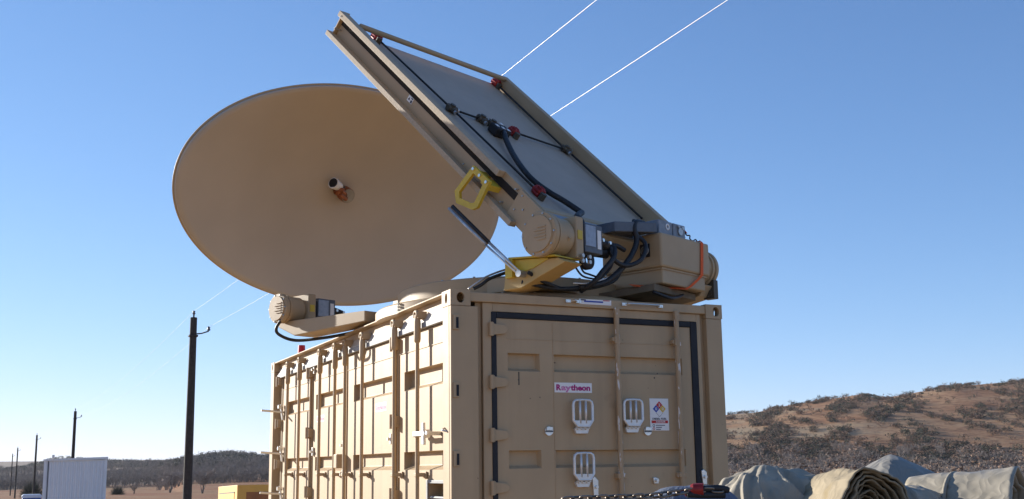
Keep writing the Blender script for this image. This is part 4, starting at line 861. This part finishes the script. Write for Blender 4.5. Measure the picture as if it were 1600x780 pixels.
# ------------------------------------------------------------------ foreground load: canvas, chain, binder
cr = thing('cargo_crate', 'weathered wooden crate under the canvas rolls in front of the container', 'crate', (-1.0, -4.62, 0))
DT = 2.60
for k in range(9): MB().box(0, 2.6, k * .2, k * .2 + .192, DT - .03, DT).build('plank', 'wood', cr)
for k in range(7):
    for y in (0, 1.76): MB().box(0, 2.6, y, y + .03, .3 + k * .32, .3 + k * .32 + .30).build('plank', 'wood', cr)
for x in (.08, 1.3, 2.52):
    for y in (.09, 1.70): MB().box(x - .05, x + .05, y - .05, y + .05, 0, DT - .031).build('post', 'wood', cr)
def heap(cx, cy, rx, ry, h, rot, m_, nm, label, seed, peak=2.2, fold=.05, foldscale=5, zb=DT, skew=0):
    nx, ny = 90, 70; V = []; F = []; c, s_ = math.cos(rot), math.sin(rot)
    for j in range(ny + 1):
        for i in range(nx + 1):
            u, v = i / nx * 2 - 1, j / ny * 2 - 1
            q = math.sqrt(u * u + v * v); k = max(abs(u), abs(v)); f_ = k / q if q > 1e-6 else 1; X, Y = u * f_, v * f_; r_ = min(1, math.hypot(X, Y))
            z = h * (1 - r_ ** peak) ** (1 / 1.6 if peak > 1.5 else 1)
            P = Vector((X + seed, Y, z * 2)); wv = .35 * noise.noise(P * 2.1)
            an = math.atan2(Y, X); tw = an + .5 * (1 - r_) + .35 * wv
            f1 = noise.noise(Vector((math.cos(tw) * foldscale, math.sin(tw) * foldscale, seed + r_ * .5)))     # pleats falling from the top
            f2 = noise.noise(Vector((X * 2.2 + Y * 1.1 + wv + seed, Y * 2.4 - X * 1.2, seed + 4)))                # slack bends across the sheet
            f3 = noise.noise(Vector((math.cos(tw) * foldscale * 2.3 + seed, math.sin(tw) * foldscale * 2.3, r_ * 1.2)))
            d_ = fold * (r_ ** 1.3 * (1.0 * (.35 - math.sqrt(f1 * f1 + .004) * 1.7) + .35 * f3) + .55 * f2 + .10 * noise.noise(P * 9)) * min(1, (1 - r_) * 5 + .25)
            xx, yy = X * rx * (1 + d_ * 2.2) + skew * z, Y * ry * (1 + d_ * 2.2)
            V.append((cx + xx * c - yy * s_, cy + xx * s_ + yy * c, zb + max(0, z + d_)))
    for j in range(ny):
        for i in range(nx): a_ = j * (nx + 1) + i; F.append((a_, a_ + 1, a_ + nx + 2, a_ + nx + 1))
    mb = MB(); mb.add(V, F, True); o = mb.build(nm, m_)
    return tag(o, label, 'tarp')
def canvas_roll(p0, p1, r_, m_, nm, label, turns=6, seed=0, squash=.85, wob=.10, taper=1.0):
    p0, p1 = Vector(p0), Vector(p1); d = (p1 - p0); ln = d.length; d.normalize(); side = d.cross(Vector((0, 0, 1))).normalized(); upv = side.cross(d)
    na_, nl = turns * 44, 26; V = []; F = []
    for j in range(nl + 1):
        t_ = j / nl
        for i in range(na_ + 1):
            a_ = i / 44 * 2 * math.pi; q = (i / na_); rad = r_ * (.12 + .88 * q) * (1 + (taper - 1) * t_)
            w = 1 + wob * noise.noise(Vector((math.cos(a_) * 1.4 + seed, math.sin(a_) * 1.4, t_ * 1.6 + q * 1.5))) + .35 * wob * noise.noise(Vector((math.cos(a_) * 5 + seed, math.sin(a_) * 5, t_ * 3)))
            w += .16 * max(0, math.cos(a_ - 1.75)) ** 10 * q
            w += .09 * noise.noise(Vector((math.cos(a_) * 2.2 + q * 7, math.sin(a_) * 2.2 + seed, t_ * 2))) + .05 * noise.noise(Vector((math.cos(a_) * 6 + q * 23, math.sin(a_) * 6, t_ * 2 + seed)))
            w += .03 * (1 - abs(noise.noise(Vector((math.cos(a_) * 3, math.sin(a_) * 3 + t_ * 6, seed)))) * 2)
            en = .035 * noise.noise(Vector((q * 9 + seed, a_ * .4, 2)))
            V.append(p0 + d * (ln * t_ * (1 - .3 * (1 - q)) + en + .10 * (1 - q) ** 1.3) + (side * math.cos(a_) * rad + upv * math.sin(a_) * rad * squash) * w)
    n = na_ + 1
    for j in range(nl):
        for i in range(na_): a_ = j * n + i; F.append((a_, a_ + 1, a_ + n + 1, a_ + n))
    mb = MB(); mb.add(V, F, True); o = mb.build(nm, m_); s_ = o.modifiers.new('thick', 'SOLIDIFY'); s_.thickness = .006; s_.offset = 0
    return tag(o, label, 'canvas roll')
heap(.05, -3.60, .31, .26, .275, R(-43), 'canvas1', 'canvas_bundle', 'crumpled tan canvas bundle beside the lower right corner of the container', 3.1, 3.0, .060, 3.2)
heap(1.02, -3.26, .50, .36, .345, R(-43), 'canvas4', 'canvas_bundle', 'grey canvas tarp heaped to a peak behind the rolls', 8.3, 1.25, .040, 2.2)
canvas_roll((-.02, -4.25, 2.742), (.150, -3.78, 2.722), .132, 'canvas3', 'canvas_roll', 'olive tan canvas roll with its spiral folded end facing the viewer', 8, 2.0, .95, .2)
canvas_roll((.545, -4.425, 2.722), (.39, -4.01, 2.705), .152, 'canvas2', 'canvas_roll', 'fat grey canvas roll at the right picture edge', 5, 5.0, .97, .12, .82)
heap(.24, -4.13, .22, .17, .215, R(-50), 'canvas2', 'canvas_bundle', 'flattened grey canvas between the olive roll and the fat grey roll', 6.4, 2.2, .045, 2.6)
pr = thing('tie_rope', 'pale rope tied round the grey canvas at the right', 'rope', (.455, -4.18, 2.713)); ax = Vector((-.165, .42, -.017)).normalized(); sd = ax.cross(Vector((0, 0, 1))).normalized(); uu = sd.cross(ax)
MB().tube([(sd * math.cos(a_) + uu * .98 * math.sin(a_)) * .139 for a_ in np.linspace(0, 2 * math.pi, 33)[:-1]], .008, 8, True).build('rope_loop', 'canvas1', pr)
# chain across the front, links turned by quarter turns
ch = thing('steel_chain', 'dark steel chain stretched low across the front of the container', 'chain', (0, 0, 0))
stp = MB().box(-1.22, -1.14, -3.99, -3.91, 0, 2.735); tag(stp.build('stake_post', 'deck'), 'dark steel stake post holding the chain end below the frame', 'post')
cp = smooth_pts([(-1.18, -3.945, 2.745), (-1.15, -3.956, 2.776), (-1.135, -3.964, 2.786), (-1.015, -4.021, 2.788), (-.895, -4.077, 2.791), (-.795, -4.126, 2.803), (-.736, -4.155, 2.811), (-.655, -4.192, 2.807)], 40)
L_ = [0.0]
for a_, b_ in zip(cp[:-1], cp[1:]): L_.append(L_[-1] + (b_ - a_).length)
lk = MB(); lw, ll = .0095, .0105
lk.tube([Vector((ll * (1 if -1.6 < a_ < 1.6 else -1) + lw * math.cos(a_), lw * math.sin(a_), 0)) for a_ in np.concatenate([np.linspace(-1.57, 1.57, 7), np.linspace(1.58, 4.71, 7)])], .0043, 8, True)
link0 = None; s_ = 0; i = 0
while s_ < L_[-1]:
    j = next(k for k in range(len(L_)) if L_[k] >= s_); p = cp[j]; t_ = (cp[min(j + 2, len(cp) - 1)] - cp[max(0, j - 2)]).normalized()
    qt = t_.to_track_quat('X', 'Z').to_matrix().to_4x4() @ Matrix.Rotation(R(45 if i % 2 else -45) + random.uniform(-.25, .25), 4, 'X')
    if link0 is None: o = link0 = lk.build('chain_link', 'chain', ch)
    else: o = link0.copy(); COL.objects.link(o); o.parent = ch
    o.matrix_local = Matrix.Translation(p) @ qt; s_ += .0305; i += 1
lbn = thing('load_binder', 'red and black ratchet binder on the chain at the corner of the container', 'load binder', (-.728, -4.158, 2.812))
mb = MB(); mb.cyl((-.016, .014, 0), (.010, -.008, 0), .021, n=20).cyl((-.024, .021, 0), (-.016, .014, 0), .016, .021, n=20); mb.build('ratchet_wheel', 'red', lbn, .003)
MB().tube(smooth_pts([(0, 0, .0), (.03, -.012, .002), (.06, -.024, .003), (.095, -.036, -.004)]), [.012] * 18 + [.010], 10).build('handle', 'black', lbn)
MB().tube([(-.04, .02, -.016), (0, 0, -.018), (.08, -.032, -.02)], .012, 10).build('screw_barrel', 'black', lbn)
ribbon([(-.042, .03, -.018), (-.012, .018, -.017), (.03, .0, -.008), (.055, -.012, -.012)], .010, 'red', lbn, 'red_handle', (0, .3, 1))
heap(-.60, -3.92, .20, .085, .155, R(-43), 'blue', 'blue_cloth', 'faded blue cloth folded flat behind the chain', 1.7, 4, .012, 5, 2.665)
tag(MB().box(-.86, -.36, -4.04, -3.80, DT + .001, 2.664).build('wooden_block', 'wood', None, .006), 'wooden block under the faded blue cloth', 'block')

# ------------------------------------------------------------------ thin winter haze
hz_ = MB().box(-12600, 12600, -12600, 12600, -120, 140).build('haze', 'white')
hm_ = bpy.data.materials.new('haze_air'); hm_.use_nodes = True; t = hm_.node_tree; t.nodes.clear()
pv_ = t.nodes.new('ShaderNodeVolumePrincipled'); pv_.inputs['Density'].default_value = .00006; pv_.inputs['Color'].default_value = (.86, .90, .96, 1); pv_.inputs['Anisotropy'].default_value = .2
mo_ = t.nodes.new('ShaderNodeOutputMaterial'); t.links.new(pv_.outputs[0], mo_.inputs['Volume'])
hz_.data.materials.clear(); hz_.data.materials.append(hm_); hz_['kind'] = 'stuff'; hz_['label'] = 'thin pale haze over the prairie'
